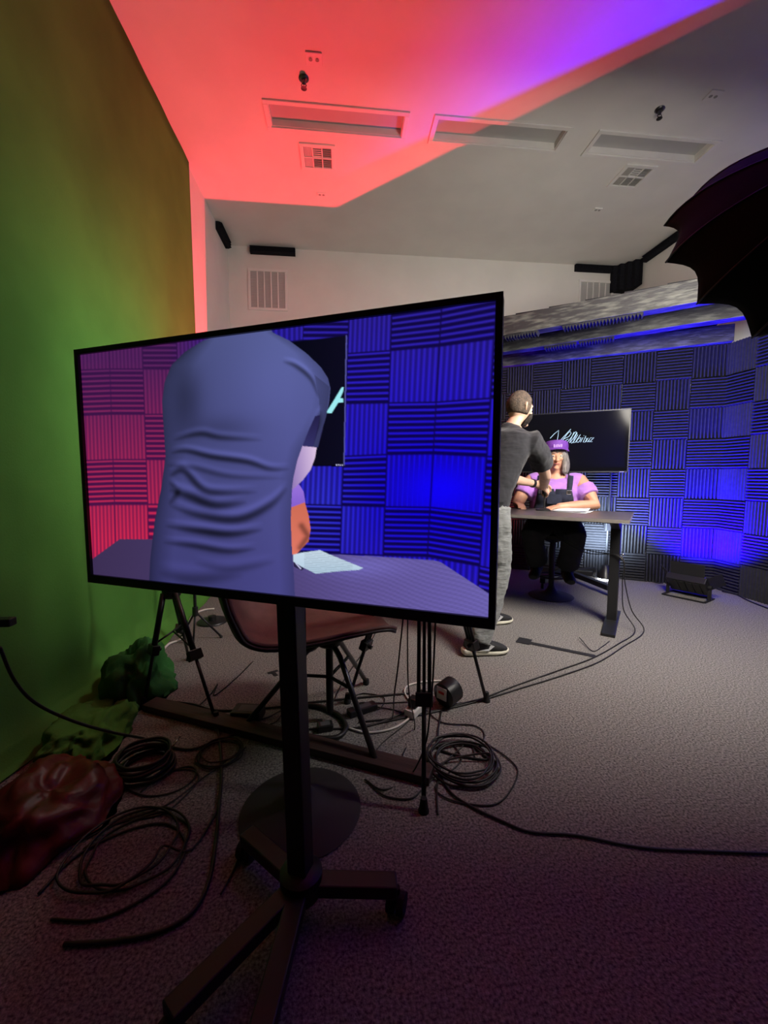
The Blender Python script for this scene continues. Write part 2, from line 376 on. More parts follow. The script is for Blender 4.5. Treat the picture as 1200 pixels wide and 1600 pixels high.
def spot(name, loc, target, power, col, angle, blend, radius, parent=None):
    l = bpy.data.lights.new(name, 'SPOT'); l.energy = power; l.color = col; l.spot_size = math.radians(angle); l.spot_blend = blend; l.shadow_soft_size = radius
    o = bpy.data.objects.new(name, l); COL.objects.link(o); o.location = loc
    d = V(target)-V(loc); o.rotation_euler = d.to_track_quat('-Z', 'Y').to_euler(); 
    return o
def led_panel(loc, az, tilt, colr, label, emis, stand=None, power=0, angle=170, blend=.3, radius=.03):
    """LED wash light: bracket, housing tilted back, glowing face, four barn doors.  local -y of housing faces az"""
    t = thing('led_panel_light', label, 'stage light', loc, az)
    z0 = stand if stand else .02
    fr = MB()
    if not stand:
        fr.bar((-.17,-.11,.008), (.17,-.11,.008), .016, .012); fr.bar((-.17,.11,.008), (.17,.11,.008), .016, .012)
        fr.bar((-.17,-.11,.008), (-.17,.11,.008), .016, .012); fr.bar((.17,-.11,.008), (.17,.11,.008), .016, .012)
    for s in (-1, 1): fr.bar((s*.17, 0, z0-.01), (s*.17, 0, z0+.12), .03, .006, (0,1,0))
    fr.build('bracket', M_BLKM, t)
    if stand:
        MB().cyl((0,0,.25), (0,0,stand), .012, 10).build('pole', M_BLKM, t)
        for k in range(3):
            a = 2*math.pi*k/3+.5; MB().cyl((0,0,.42), (.3*math.cos(a), .3*math.sin(a), .012), .008, 8).build('leg', M_BLKM, t)
        MB().bar((-.17,0,stand-.01), (.17,0,stand-.01), .03, .008).build('yoke', M_BLKM, t)
    R = Matrix.Rotation(tilt, 3, 'X'); c = V((0, 0, z0+.11))
    P = lambda x, y, z: c + R@V((x, y, z))
    h = MB(); h.obox(P(0, 0, 0), R@V((.16,0,0)), R@V((0,.10,0)), R@V((0,0,.035))); h.build('housing', M_BLK, t, bevel=.006)
    f = MB()
    for k in range(7): f.obox(P(0, -.075+.025*k, -.039), R@V((.14,0,0)), R@V((0,.010,0)), R@V((0,0,.003)))
    f.build('led_row', emis, t)
    for sx in (-1, 1):
        MB().obox(P(sx*.20, 0, -.07), R@V((sx*.045,0,-.04)), R@V((0,.09,0)), R@V((.001,0,.0015))).build('barn_door', M_BLK, t)
        MB().obox(P(0, sx*.135, -.07), R@V((.14,0,0)), R@V((0,sx*.045,-.04)), R@V((0,.001,.0015))).build('barn_door', M_BLK, t)
    for s in (-1, 1): MB().cyl(P(s*.158, 0, 0), P(s*.185, 0, 0), .018, 12).build('knob', M_BLK, t)
    for k in range(4): MB().obox(P(-.09+.06*k, 0, .037), R@V((.022,0,0)), R@V((0,.08,0)), R@V((0,0,.004))).build('heat_sink_fin', M_BLKM, t)
    return t, P
E_RED = emitmat('red_led', (1, .02, .03), 6.0); E_BLUE = emitmat('blue_led', (.08, .03, 1), 14.0)
REDC = (1.0, 0.035, 0.05); BLUEC = (0.012, 0.0, 1.0)
# compact red one in the fold of the added v-flat
RL = V((-.07, 4.517, 0)); RZ = 1.30
t = thing('led_stick_light', 'compact red stage light on a thin stand in the fold of the added black panel', 'stage light', RL)
MB().cyl((0, 0, .02), (0, 0, RZ-.10), .009, 10).build('pole', M_BLKM, t)
MB().lathe([(.04, 0), (.04, .012), (.012, .02)], seg=20).build('base', M_BLKM, t)
MB().box(-.03, .03, -.03, .03, RZ-.10, RZ-.045).build('housing', M_BLK, t, bevel=.005)
MB().box(-.024, .024, -.024, .024, RZ-.045, RZ-.038).build('led_face', E_RED, t)
spot('red_lamp_light', RL+V((0, 0, RZ)), RL+V((-.45, -.95, RZ+2.4)), RED_POWER, REDC, 118, .8, .015)
# red one at the foot of the foam wall, washing its left half
RL2 = V((1.45, 4.72, 0))
led_panel(RL2, 2.58, math.pi+.5, 'red', 'red stage light on the carpet at the left end of the foam wall', E_RED)
spot('red_lamp_light', RL2+V((0, 0, .25)), V((1.62, 5.2, .62)), RED2_POWER, REDC, 112, .6, .06)
# blue one by the right corner
BL = V((3.27, 3.56, 0))
led_panel(BL, 2.06, math.pi+.75, 'blue', 'blue stage light with open barn doors on the carpet below the foam corner', E_BLUE)
spot('blue_lamp_light', BL+V((.10, .06, .27)), BL+V((.42, .25, 1.0)), BLUE_POWER, BLUEC, 134, .6, .05)

# ------------------------------------------------------------------ green screen
def hash2(a, b): return mnoise.noise(V((a*1.0, b*1.0, 3.7)))
ys = np.linspace(-.6, 4.13, 180)
edge_pts = [(-.6, .10), (1.2, .08), (1.58, .09), (1.74, .115), (1.88, .15), (2.1, .22), (2.29, .26), (2.6, .2), (2.91, .16), (3.43, .14), (4.13, .12)]
ex = [p[0] for p in edge_pts]; ev = [p[1] for p in edge_pts]
m = MB(); rows = 46; vs = []
for y in ys:
    e = float(np.interp(y, ex, ev)) + .02*hash2(y*5, 1)
    for k in range(rows):
        if k < 34:
            z = 3.928 - (3.928-.10)*k/33.0; low = max(0, 1-z/1.3)
            x = .022 + .010*hash2(y*3.0, z*.25) + .045*low*(.5+hash2(y*5.5, z*.7))
        else:
            f = (k-33)/(rows-34.0); z = .10*(1-f)**2+.004 + .028*max(0, hash2(y*7, f*2+5))*(1-.6*f)
            x0 = .022+.045*.92*(.5+hash2(y*5.5, .07)); x = x0 + (e-x0)*f
        vs.append((x, y, z))
fs = [(i*rows+k, i*rows+k+1, (i+1)*rows+k+1, (i+1)*rows+k) for i in range(len(ys)-1) for k in range(rows-1)]
m.add(vs, fs)
gs = m.build('green_screen', M_GREEN, smooth=True, recalc=False); gs.location = (WL, 0, 0)
sol = gs.modifiers.new('thickness', 'SOLIDIFY'); sol.thickness = .003; sol.offset = 0
tag(gs, 'large green backdrop cloth covering the left wall from ceiling to carpet', 'backdrop')
# bunched cloth
def heap(name, label, cat, c, r, seedv, m_, subd=5, fold=.3, sc=5.0, group=None):
    bm = bmesh.new(); bmesh.ops.create_icosphere(bm, subdivisions=subd, radius=1.0)
    for v in bm.verts:
        p = v.co.copy(); q = V((p.x*1.25, p.y*1.25, p.z*.55))*sc*.42+V((seedv, seedv*.7, seedv*.3)); q = q+V((mnoise.noise(q*.8), mnoise.noise(q*.8+V((9,0,0))), 0))*1.1
        rid = (1-2*abs(mnoise.noise(q)))*.6 + (1-2*abs(mnoise.noise(q*1.9+V((4,4,4)))))*.28
        f = .82+fold*.5*rid + .30*mnoise.noise(p*1.3+V((seedv*3, 0, 0)))
        z = max(p.z, 0)**.85*r[2]*max(f, .3); k = 1+.25*(1-max(p.z, 0))*mnoise.noise(p*2.0+V((0, seedv, 0)))
        v.co = V((p.x*r[0]*f*k, p.y*r[1]*f*k, max(z, .004)))
    me = bpy.data.meshes.new(name); bm.to_mesh(me); bm.free(); me.polygons.foreach_set('use_smooth', [True]*len(me.polygons)); me.materials.append(m_)
    o = bpy.data.objects.new(name, me); COL.objects.link(o); o.location = c; return tag(o, label, cat, group)
heap('cloth_bundle', 'bunched dark green cloth piled at the foot of the green backdrop', 'cloth', (-1.07, 2.25, 0), (.17, .24, .27), 2.3, M_GREEN2, fold=.5, sc=5.5)
heap('cloth_bundle', 'low crumpled spill of green cloth in front of the dark green bundle', 'cloth', (-1.10, 1.86, 0), (.15, .26, .12), 7.1, M_GREEN, fold=.6, sc=6)
M_BAG = mat('red_plastic_film', (0.11, 0.012, 0.013), 0.4, var=.4, vscale=6, trans=.15, bump=.4, bscale=16, spec=.3)
bag = heap('plastic_bag', 'crumpled red plastic bag on the carpet at the left edge', 'bag', (-.99, 1.40, 0), (.20, .27, .17), 4.4, M_BAG, fold=.35, sc=5)

# ------------------------------------------------------------------ softbox
def softbox():
    c = V((1.97, 1.82, 2.11)); ax = V((.03, .93, -.47)).normalized(); R0 = .50; D0 = .52
    side = ax.cross(V((0,0,1))).normalized(); upv = side.cross(ax)
    t = thing('softbox', 'large black ribbed softbox at the upper right, seen from behind', 'softbox', (2.0, 1.25, 0))
    o = V((2.0, 1.25, 0)); apex = c-ax*D0-o; cc = c-o
    nr = 12; sub = 8; nt = 14; m = MB(); vs = []
    for i in range(nt+1):
        s = i/nt; r = .05 + (R0-.05)*math.sin(s*math.pi/2)**.85
        for k in range(nr*sub):
            ph = 2*math.pi*k/(nr*sub); q = abs(math.sin(ph*nr/2))            # 0 at ribs, 1 between
            sag = 1-.085*q*s
            p = apex + ax*(D0*s*(1-.10*q*s*s)) + (side*math.cos(ph)+upv*math.sin(ph))*(r*sag)
            vs.append(p)
    n = nr*sub
    m.add(vs, [(i*n+k, i*n+(k+1)%n, (i+1)*n+(k+1)%n, (i+1)*n+k) for i in range(nt) for k in range(n)])
    sh = m.build('shell', mat('softbox_fabric', (.006, .0055, .007), .8, bump=.1, bscale=250, spec=.15), t, smooth=True)
    so = sh.modifiers.new('thickness', 'SOLIDIFY'); so.thickness = .004; so.offset = -1
    for k in range(nr):
        ph = 2*math.pi*k/nr; pts = []
        for i in range(nt+1):
            s = i/nt; r = .05+(R0-.05)*math.sin(s*math.pi/2)**.85
            pts.append(apex+ax*D0*s+(side*math.cos(ph)+upv*math.sin(ph))*(r+.002))
        MB().tube(pts, .004, 6).build('rib', M_BLK, t, smooth=True)
    MB().cyl(apex-ax*.16, apex+ax*.02, .07, 20).build('lamp_head', M_BLK, t, bevel=.008)
    rg = []
    m = MB(); seg = 48; m.lathe([(R0*.80, -.003), (R0*.80, .003)], cc-ax*.13, seg, ax); m.build('diffuser', emitmat('softbox_diffuser', (1.0, .93, .82), KEY_STRENGTH), t)
    top = apex-ax*.08
    MB().cyl((top.x, top.y, top.z-.04), (top.x, top.y, .35), .016, 12).build('pole', M_BLKM, t)
    MB().cyl((top.x, top.y, top.z-.06), (top.x, top.y, top.z+.0), .03, 12).build('clamp', M_BLK, t)
    for k in range(3):
        a = 2*math.pi*k/3+1.31; MB().cyl((top.x, top.y, .75), (top.x+.36*math.cos(a), top.y+.36*math.sin(a), .014), .012, 8).build('leg', M_BLKM, t)
softbox()

# ------------------------------------------------------------------ desk
DW = V((.78, -.62, 0)).normalized(); DD = V((.62, .78, 0)).normalized(); DZ = .85
DFR = V((1.93, 2.60, 0)); DL_, DP = 1.42, .76
M_LAM = mat('desk_laminate', (.085, .075, .075), .38, var=.25, vscale=14, stretch=(.6, 9, 9), bump=.05, bscale=80)
M_EDGE = mat('desk_edge_band', (.19, .17, .155), .5, var=.08)
t = thing('standing_desk', 'dark laminate standing desk with black T-shaped legs', 'desk', (DFR.x, DFR.y, 0), math.atan2(DW.y, DW.x))
MB().box(-DL_+.002, -.002, .002, DP-.002, DZ-.024, DZ).build('tabletop', M_LAM, t, bevel=.002)
e = MB(); e.box(-DL_, 0, 0, .002, DZ-.024, DZ-.001); e.box(-DL_, 0, DP-.002, DP, DZ-.024, DZ-.001); e.box(-.002, 0, 0, DP, DZ-.024, DZ-.001); e.box(-DL_, -DL_+.002, 0, DP, DZ-.024, DZ-.001)
e.build('edge_band', M_EDGE, t)
for x in (-.10, -DL_+.10):
    m = MB(); m.box(x-.034, x+.034, DP*.5-.05, DP*.5+.05, .03, DZ-.09); m.build('column', M_BLKM, t, bevel=.004)
    m = MB(); m.box(x-.028, x+.028, DP*.5-.042, DP*.5+.042, DZ-.10, DZ-.06); m.build('inner_column', M_BLKM, t)
    m = MB(); m.poly([(x-.045, .06, 0), (x-.045, DP-.06, 0), (x-.045, DP-.06, .022), (x-.045, DP*.5+.07, .045), (x-.045, DP*.5-.07, .045), (x-.045, .06, .022)], .09, (1,0,0)); m.build('foot', M_BLKM, t, bevel=.004)
    m = MB(); m.poly([(x-.03, .08, DZ-.026), (x-.03, DP-.08, DZ-.026), (x-.03, DP*.5+.06, DZ-.10), (x-.03, DP*.5-.06, DZ-.10)], .06, (1,0,0)); m.build('top_bracket', M_BLKM, t, bevel=.003)
    for yy in (.08, DP-.08): MB().cyl((x, yy, 0), (x, yy, .012), .018, 12).build('levelling_pad', M_RUB, t)
m = MB(); m.box(-DL_+.12, -.12, DP*.5-.03, DP*.5-.0, DZ-.065, DZ-.027); m.build('cross_rail', M_BLKM, t)
m = MB(); m.tube([(-.065, DP*.5-.02, .52), (-.055, DP*.5-.05, .525), (-.045, DP*.5-.07, .53), (-.043, DP*.5-.072, .56)], .005, 6); m.lathe([(.001,0),(.009,.004),(.009,.014),(.001,.018)], (-.043, DP*.5-.072, .555), 10); m.build('cable_hook', M_CHROME, t, smooth=True)
def desk(lx, ly, z=0): return DFR + DW*lx + DD*ly + V((0,0,DZ+z))
# papers
m = MB(); c0 = desk(-.47, .60)
def sheet(lb, lx, ly, rot, z, curl):
    m = MB(); vs = []; n = 8
    for i in range(n+1):
        for j in range(n+1):
            a = (i/n-.5)*.216; b = (j/n-.5)*.279; zz = curl*((i/n-.3)**2+.5*(j/n-.6)**2)
            vs.append((a*math.cos(rot)-b*math.sin(rot), a*math.sin(rot)+b*math.cos(rot), zz))
    m.add(vs, [(i*(n+1)+j, i*(n+1)+j+1, (i+1)*(n+1)+j+1, (i+1)*(n+1)+j) for i in range(n) for j in range(n)])
    o = m.build('paper_sheet', M_PAPER, smooth=True, recalc=False); o.location = desk(lx, ly, z)
    so = o.modifiers.new('thickness', 'SOLIDIFY'); so.thickness = .0006
    return tag(o, lb, 'paper', 'papers on the desk')
sheet('lower white paper sheet on the desk beside the seated person', -.44, .53, CA+1.3, .001, .004)
sheet('upper white paper sheet curling over the lower one on the desk', -.455, .545, CA+1.45, .006, .03)
# microphone
mp = desk(-.66, .53)
t = thing('desk_microphone', 'black microphone on a short stand in front of the seated person', 'microphone', mp)
MB().lathe([(.07,.0),(.07,.008),(.055,.016),(.018,.022),(.012,.03)], seg=28).build('base', M_BLK, t, smooth='auto')
MB().cyl((0,0,.02), (0,0,.16), .008, 10).build('stem', M_BLKM, t)
MB().lathe([(.020,.14),(.024,.15),(.026,.21),(.024,.25),(.015,.268),(.003,.274)], seg=20).build('body', M_BLK, t, smooth='auto')
MB().lathe([(.0265,.215),(.0275,.218),(.0275,.228),(.0265,.231)], seg=20).build('ring', M_CHROME, t, smooth='auto')

# ------------------------------------------------------------------ television behind the desk
TVW, TVH = 1.12, .645
tvc = V((2.92, 4.0, 0)) - U*(TVW/2)
t = thing('small_television', 'black flat television with glowing script logo behind the seated person', 'television', tvc, CA)
zc = 1.505
MB().box(-TVW/2, TVW/2, 0, .028, zc-TVH/2, zc+TVH/2).build('casing', M_BLK, t, bevel=.004)
MB().box(-.36, .36, .028, .06, zc-.24, zc+.18).build('back_cover', M_BLK, t, bevel=.01)
b = MB(); e = .011
b.box(-TVW/2, TVW/2, -.006, 0, zc+TVH/2-e, zc+TVH/2); b.box(-TVW/2, TVW/2, -.006, 0, zc-TVH/2, zc-TVH/2+e*1.4); b.box(-TVW/2, -TVW/2+e, -.006, 0, zc-TVH/2, zc+TVH/2); b.box(TVW/2-e, TVW/2, -.006, 0, zc-TVH/2, zc+TVH/2)
b.build('bezel', M_BLK, t)
MB().box(-TVW/2+e, TVW/2-e, -.002, -.0002, zc-TVH/2+e*1.4, zc+TVH/2-e).build('screen', M_SCREENOFF, t)
E_LOGO = emitmat('logo_glow', s2l((.78, .90, 1.0)), 1.3)
E_MARK = mat('maker_mark', (.5, .5, .52), .4, var=.02)
strokes = [[(859.5,685),(866,678),(873,672.3),(872,681),(870.5,689)], [(861,688.8),(870.5,689.2)],
    [(873,691),(882,681),(892,670.5)], [(876,692),(882,684),(887,677),(891,674),(892.5,677),(889,682),(882,685.5),(879,687)], [(879,693),(884,688),(888,686)],
    [(881,693.5),(886,692),(893,683),(898,676),(900,674.3),(901,676),(897,683),(891.5,691),(893,692.5),(897,689),(903,679)],
    [(897,675),(893,684),(890,692)], [(902,676),(897,686),(896,692),(899,691),(905,682),(907,679)],
    [(906,684),(902,687),(901,691),(904,691),(907,687),(908,684),(906,684)], [(911,683.5),(907,691)], [(912.2,681),(912.6,680.4)],
    [(915.5,681),(911,691),(914,691),(917,686),(915.5,684.5)], [(919,684),(915.5,690),(918,690.5),(922.5,684),(919.5,690.6)],
    [(922.5,684.3),(928,683.8),(921,690.6),(925.5,690)]]
nrm = -N; 
m = MB(); pl = tvc + N*.0032
for st in strokes:
    P3 = [onplane(x, y, pl, N)-tvc for x, y in st]
    Rz = Matrix.Rotation(-CA, 3, 'Z'); P3 = [Rz@p for p in P3]
    m.tube(P3, [(.0030, .0030)]*len(P3), 6)
m.build('logo_lettering', E_LOGO, t)
m = MB()
for k, (x0, w_) in enumerate(((0,.006),(.010,.003),(.015,.006),(.024,.003),(.029,.006))): m.box(TVW/2-.075+x0, TVW/2-.075+x0+w_, -.0068, -.006, zc-TVH/2+.004, zc-TVH/2+.011)
m.build('maker_mark', E_MARK, t)
t = thing('television_stand', 'black rolling stand under the small television behind the desk', 'stand', tvc, CA)
MB().box(-.03, .03, .062, .10, .06, 1.62).build('column', M_BLKM, t, bevel=.004)
MB().box(-.20, .20, .0605, .075, 1.30, 1.66).build('mount_plate', M_BLKM, t)
for s in (-1, 1):
    MB().bar((s*.02, .08, .085), (s*.30+.12, -.50, .085), .055, .05).build('foot', M_BLKM, t, bevel=.004)
    MB().bar((s*.02, .08, .085), (s*.30, .32, .085), .055, .05).build('foot', M_BLKM, t, bevel=.004)
    for p in ((s*.30+.12, -.48), (s*.30, .30)):
        m = MB(); m.cyl((p[0]-.012, p[1], .03), (p[0]+.012, p[1], .03), .03, 16); m.cyl((p[0], p[1], .03), (p[0], p[1], .065), .01, 8); m.build('caster', M_RUB, t)
MB().bar((-.28, .08, .085), (.28, .08, .085), .06, .05).build('cross_bar', M_BLKM, t, bevel=.004)
# lamp pole with a conical head near the floor
lp = F(945, 906)
t = thing('floor_lamp', 'thin black pole lamp with a cone-shaped head glowing white on the carpet', 'lamp', lp)
MB().cyl((0,0,.13), (.03,.02,1.35), .011, 10).build('pole', M_BLKM, t)
MB().box(-.03, .03, -.02, .02, .55, .68).build('ballast_box', M_BLK, t, bevel=.004)
MB().lathe([(.02,.17),(.034,.16),(.075,.03),(.078,.022),(.072,.022),(.03,.14)], seg=28).build('shade', M_BLK, t, smooth='auto')
MB().lathe([(.06,.008),(.066,.012),(.066,.02),(.06,.024)], seg=28).build('bulb', emitmat('cool_white_led', (.80, .90, 1.0), 30.0), t)
MB().lathe([(.045,.0),(.05,.003),(.045,.008)], seg=20).build('foot_plate', M_BLK, t)
spot('floor_lamp_light', lp+N*.22+V((-.06, 0, .50)), lp+V((.08, .25, .70)), WHITE_POWER, (.62, .78, 1.0), 150, .7, .06)

# ------------------------------------------------------------------ pedestal stools
def stool(label, loc, seat_z, ring_on=True):
    t = thing('pedestal_stool', label, 'stool', loc, 0, 'round-based pedestal stools')
    MB().lathe([(.20,.0),(.205,.006),(.19,.014),(.11,.024),(.06,.045),(.035,.08),(.03,.10)], seg=40).build('base', M_DARKSTL, t, smooth='auto')
    MB().cyl((0,0,.09), (0,0,seat_z-.06), .026, 16).build('post', M_DARKSTL, t)
    MB().lathe([(.03,seat_z-.10),(.12,seat_z-.062),(.17,seat_z-.06),(.19,seat_z-.045),(.19,seat_z-.015),(.17,seat_z),(.05,seat_z)], seg=32).build('seat', mat('black_vinyl', (.02,.018,.018), .45, bump=.05, bscale=80), t, smooth='auto')
    if not ring_on: return
    m = MB(); ring = [(.13*math.cos(a), .13*math.sin(a), .20) for a in [2*math.pi*k/24 for k in range(25)]]; m.tube(ring, .009, 6, False)
    m.cyl((0,0,.20), (.13,0,.20), .007, 6); m.cyl((0,0,.20), (-.13,0,.20), .007, 6); m.build('foot_ring', M_DARKSTL, t, smooth=True)
M_DARKSTL = mat('dark_coated_steel', (.035, .03, .032), .75, .1, var=.1, vscale=6)
stool('round-based pedestal stool under the seated person', (1.99, 3.72, 0), .62)
stool('round-based pedestal stool behind the pole of the large screen', (-.145, 1.36, 0), .88, False)

# ------------------------------------------------------------------ large screen on a stand: its live picture
BW, BH, BA = 1.05, .6006, -.4335
BC = V((-.1944, .9462, 1.1646)); BU = V((math.cos(BA), math.sin(BA), 0)); BN = V((BU.y, -BU.x, 0))     # BN faces the camera side
def picture(px, py):
    """colour (sRGB 0..1) of the live video feed; the feed is laid out in the coordinates of a 640 x 480 still"""
    n = px.size; img = np.zeros((n, 3)); img[:] = (.07, .05, .30)
    def inside(poly, sel=None):
        poly = np.array(poly, float); lo = poly.min(0); hi = poly.max(0)
        idx = np.nonzero((px >= lo[0]) & (px <= hi[0]) & (py >= lo[1]) & (py <= hi[1]))[0]
        x = px[idx]; y = py[idx]; c = np.zeros(idx.size, bool); m = len(poly)
        for i in range(m):
            x0, y0 = poly[i]; x1, y1 = poly[(i+1) % m]
            if y0 == y1: continue
            k = ((y0 > y) != (y1 > y)) & (x < (x1-x0)*(y-y0)/(y1-y0)+x0); c ^= k
        return idx[c]
    def hom(q):
        src = [(0,0),(1,0),(1,1),(0,1)]; A = []; b = []
        for (s, t), (x, y) in zip(src, q):
            A.append([x, y, 1, 0, 0, 0, -s*x, -s*y]); b.append(s); A.append([0, 0, 0, x, y, 1, -t*x, -t*y]); b.append(t)
        return np.append(np.linalg.solve(np.array(A, float), np.array(b, float)), 1).reshape(3, 3)
    def st(H, i):
        d = H[2,0]*px[i]+H[2,1]*py[i]+H[2,2]; return (H[0,0]*px[i]+H[0,1]*py[i]+H[0,2])/d, (H[1,0]*px[i]+H[1,1]*py[i]+H[1,2])/d
    def hue(x, y):
        """lit colour and groove colour over the set wall"""
        L = np.clip((390-x)/130, 0, 1)[:, None]; v = np.clip((y-560)/280, 0, 1)[:, None]
        red = np.array((.36,.14,.38))*(1-v)+np.array((.92,.17,.32))*v; redd = np.array((.20,.07,.27))*(1-v)+np.array((.30,.06,.27))*v
        g = np.exp(-(((x-690)/150)**2+((y-765)/110)**2))[:, None]; far = np.clip((y-470)/120, 0, 1)[:, None]
        blue = np.array((.20,.15,.66))*(1-far)+np.array((.19,.13,.84))*far; blue = blue*(1-g)+np.array((.06,.01,1.0))*g
        cool = np.exp(-(((x-500)/60)**2+((y-800)/90)**2))[:, None]; blue = blue*(1-.5*cool)+np.array((.25,.33,.93))*.5*cool
        blued = np.array((.06,.03,.26))*(1-g)+np.array((.03,.0,.34))*g
        return red*L+blue*(1-L), redd*L+blued*(1-L)
    def tile(q, horiz, ribs=9):
        i = inside(q)
        if not i.size: return
        s, t = st(hom(q), i); f = (t if horiz else s)*ribs % 1.0
        lit, grv = hue(px[i], py[i])
        if horiz: k = np.clip(1-np.abs(f-.30)/.28, 0, 1)**.6; k = k*.95
        else: k = .42+.5*np.clip(1-np.abs(f-.45)/.40, 0, 1)
        g = np.exp(-(((px[i]-690)/120)**2+((py[i]-765)/75)**2))
        if not horiz: k = np.maximum(k, g*.93)
        e = np.minimum(np.minimum(s, 1-s), np.minimum(t, 1-t)); k = k*np.clip(e/.025, .15, 1)
        img[i] = grv*(1-k[:, None])+lit*k[:, None]
    rows = {0: (462, 505, 465, 455, 432), 1: (553, 551.7, 547, 540, 528), 2: (632, 630, 629, 628, 621.7), 3: (714, 713, 710, 709, 713), 4: (788, 790, 792, 793, 803), 5: (864, 866, 868, 870, 885), 6: (940, 940, 945, 948, 968)}
    rows[0] = (470, 472, 466, 452, 430)
    xt = (474, 545, 612, 690, 776, 870); xb = (455, 530, 598, 667, 750, 835)
    def node(c, r):
        y = rows[r][min(c, 4)] + (0 if c < 5 else (y5[r])); f = (y-470)/400.0; return (xt[c]+(xb[c]-xt[c])*f, y)
    y5 = {0: -24, 1: -12, 2: -6, 3: 4, 4: 12, 5: 18, 6: 26}
    tile([(398,470),(474,470),(474,530),(398,540)], False)
    for c in range(5):
        for r in range(6):
            cc = c if c < 3 else c-1
            tile([node(c, r), node(c+1, r), node(c+1, r+1), node(c, r+1)], (cc+r) % 2 == 0)
    Lr = (505, 576, 647, 718, 788, 885); Lx = (120, 172, 224, 278, 332)
    for c in range(4):
        for r in range(5):
            cc = c if c < 1 else c-1; dy = (2 if c == 0 else 0)
            tile([(Lx[c]+(r-2)*2.5, Lr[r]+dy), (Lx[c+1]+(r-2)*2.5, Lr[r]), (Lx[c+1]+(r-1)*2.5, Lr[r+1]), (Lx[c]+(r-1)*2.5, Lr[r+1]+dy)], (cc+r) % 2 == 1)
    def fill(poly, col, col2=None, axis=(0, 1), soft=1.0):
        i = inside(poly)
        if not i.size: return i
        if col2 is None: img[i] = col
        else:
            p = np.array(poly, float)@np.array(axis, float); k = ((px[i]*axis[0]+py[i]*axis[1])-p.min())/(p.max()-p.min())
            img[i] = np.array(col)*(1-k[:, None])+np.array(col2)*k[:, None]
        return i
    def seg(pts, idx, wid, taper=False):
        if taper: pts = [(p.x, p.y) for p in spline([V((a, b, 0)) for a, b in pts], 6)]
        d = np.full(idx.size, 1e9); wt = np.ones(idx.size); m = len(pts)-1
        for j, ((x0, y0), (x1, y1)) in enumerate(zip(pts[:-1], pts[1:])):
            dx, dy = x1-x0, y1-y0; L2 = dx*dx+dy*dy; k = np.clip(((px[idx]-x0)*dx+(py[idx]-y0)*dy)/L2, 0, 1)
            e = np.hypot(px[idx]-x0-k*dx, py[idx]-y0-k*dy); n_ = e < d; d = np.where(n_, e, d); wt = np.where(n_, np.sin(np.pi*np.clip((j+k)/m, 0, 1))**.7, wt)
        w2 = wid*(.35+.65*wt) if taper else wid
        return np.exp(-(d/w2)**2)*(wt if taper else 1)
    # the other screen in shot
    fill([(452,534),(540.7,523),(536.7,728),(470,727)], (.02,.02,.075), (.045,.04,.12), (1, 0))
    fill([(539.3,523),(541.2,523),(537.4,728),(535.6,728)], (.33,.33,.62)); fill([(488,726.3),(537,726.8),(537,729),(488,728.5)], (.015,.01,.05))
    fill([(508,645),(517,645),(527,629),(535,628),(535,622),(530,622),(535,611),(536,604),(532.5,605),(520,626)], (.62,.92,.95))
    for a in ((524,726.5),(527,726.4),(530,726.6),(533,726.5)): fill([(a[0],a[1]-1),(a[0]+1.6,a[1]-1),(a[0]+1.6,a[1]+1),(a[0],a[1]+1)], (.75,.75,.9))
    # desk
    i = fill([(142,874),(185,842.7),(240,843),(240,866),(455,866),(536.7,867),(676.7,876),(688,879),(763,928),(775,975),(135,920)], (.26,.20,.36), (.42,.38,.68), (1, .12))
    gr = .5+.5*np.sin(py[i]*2.6+np.sin(px[i]*.045)*2.0+np.sin(px[i]*.31+py[i]*1.7)*1.2); img[i] *= (.90+.18*gr*np.clip((px[i]-430)/120, 0, 1))[:, None]
    hl = np.exp(-(((px[i]-560)/70)**2+((py[i]-885)/18)**2)); img[i] += hl[:, None]*np.array((.06,.07,.12))
    # seated guest: sleeve and forearm
    fill([(448,760),(466,757),(473,768),(476,786),(448,797)], (.60,.45,.86), (.50,.36,.80))
    i = fill([(448,795),(475,785),(481,806),(484,827),(481,846),(470,858),(462,866),(448,868)], (.80,.42,.33), (.88,.47,.40))
    img[i] *= (1-.35*seg([(470,822),(480,838),(468,856)], i, 5))[:, None]
    # pen and papers
    fill([(457,876),(464,879),(474,889),(470,892),(458,886)], (.16,.14,.27)); fill([(459,880),(462,881),(470,889),(468,890)], (.75,.75,.9))
    i = fill([(457,867),(470,864),(499,860),(512,866),(566.7,888),(560,891),(530,893),(492,897),(470,886),(457,878)], (.80,.87,.93), (.70,.80,.88))
    ln = (py[i]-(px[i]-460)*.10)*.9; img[i] *= (1-.16*((ln % 2.6) < 1.0)*(np.abs(px[i]-512) < 38))[:, None]
    # operator's bare arm, dark sleeve opening, back
    i = fill([(494,696),(491,715),(484,734),(472,750),(455,766),(450,740),(462,715),(471,693)], (.55,.45,.70), (.88,.78,.90), (1, -.1))
    fill([(488,630),(503,640),(503,672),(495.5,699),(472,697),(470,690)], (.12,.10,.24), (.20,.19,.40))
    back = [(231,912),(233,873),(240,813),(250,763),(256.7,713),(253,656),(251.5,627),(255,597),(266,570),(287,549),(313,533),(340,521),(380,510),(418,508),(425,519),(450,531),(477,551),(500,573),(511,590),(515,606),(513,628),(508,652),(500,678),(495.5,699),(488,698.5),(497,668),(499,648),(491,650),(481,672),(470,700),(463,720),(457,747),(455,763),(453,813),(455,863),(458,900),(460,945),(231,935)]
    i = inside(back); x = px[i]; y = py[i]
    k = np.clip((y-520)/380, 0, 1)[:, None]; base = np.array((.30,.325,.52))*(1-k)+np.array((.245,.24,.46))*k
    sh = np.ones(i.size)
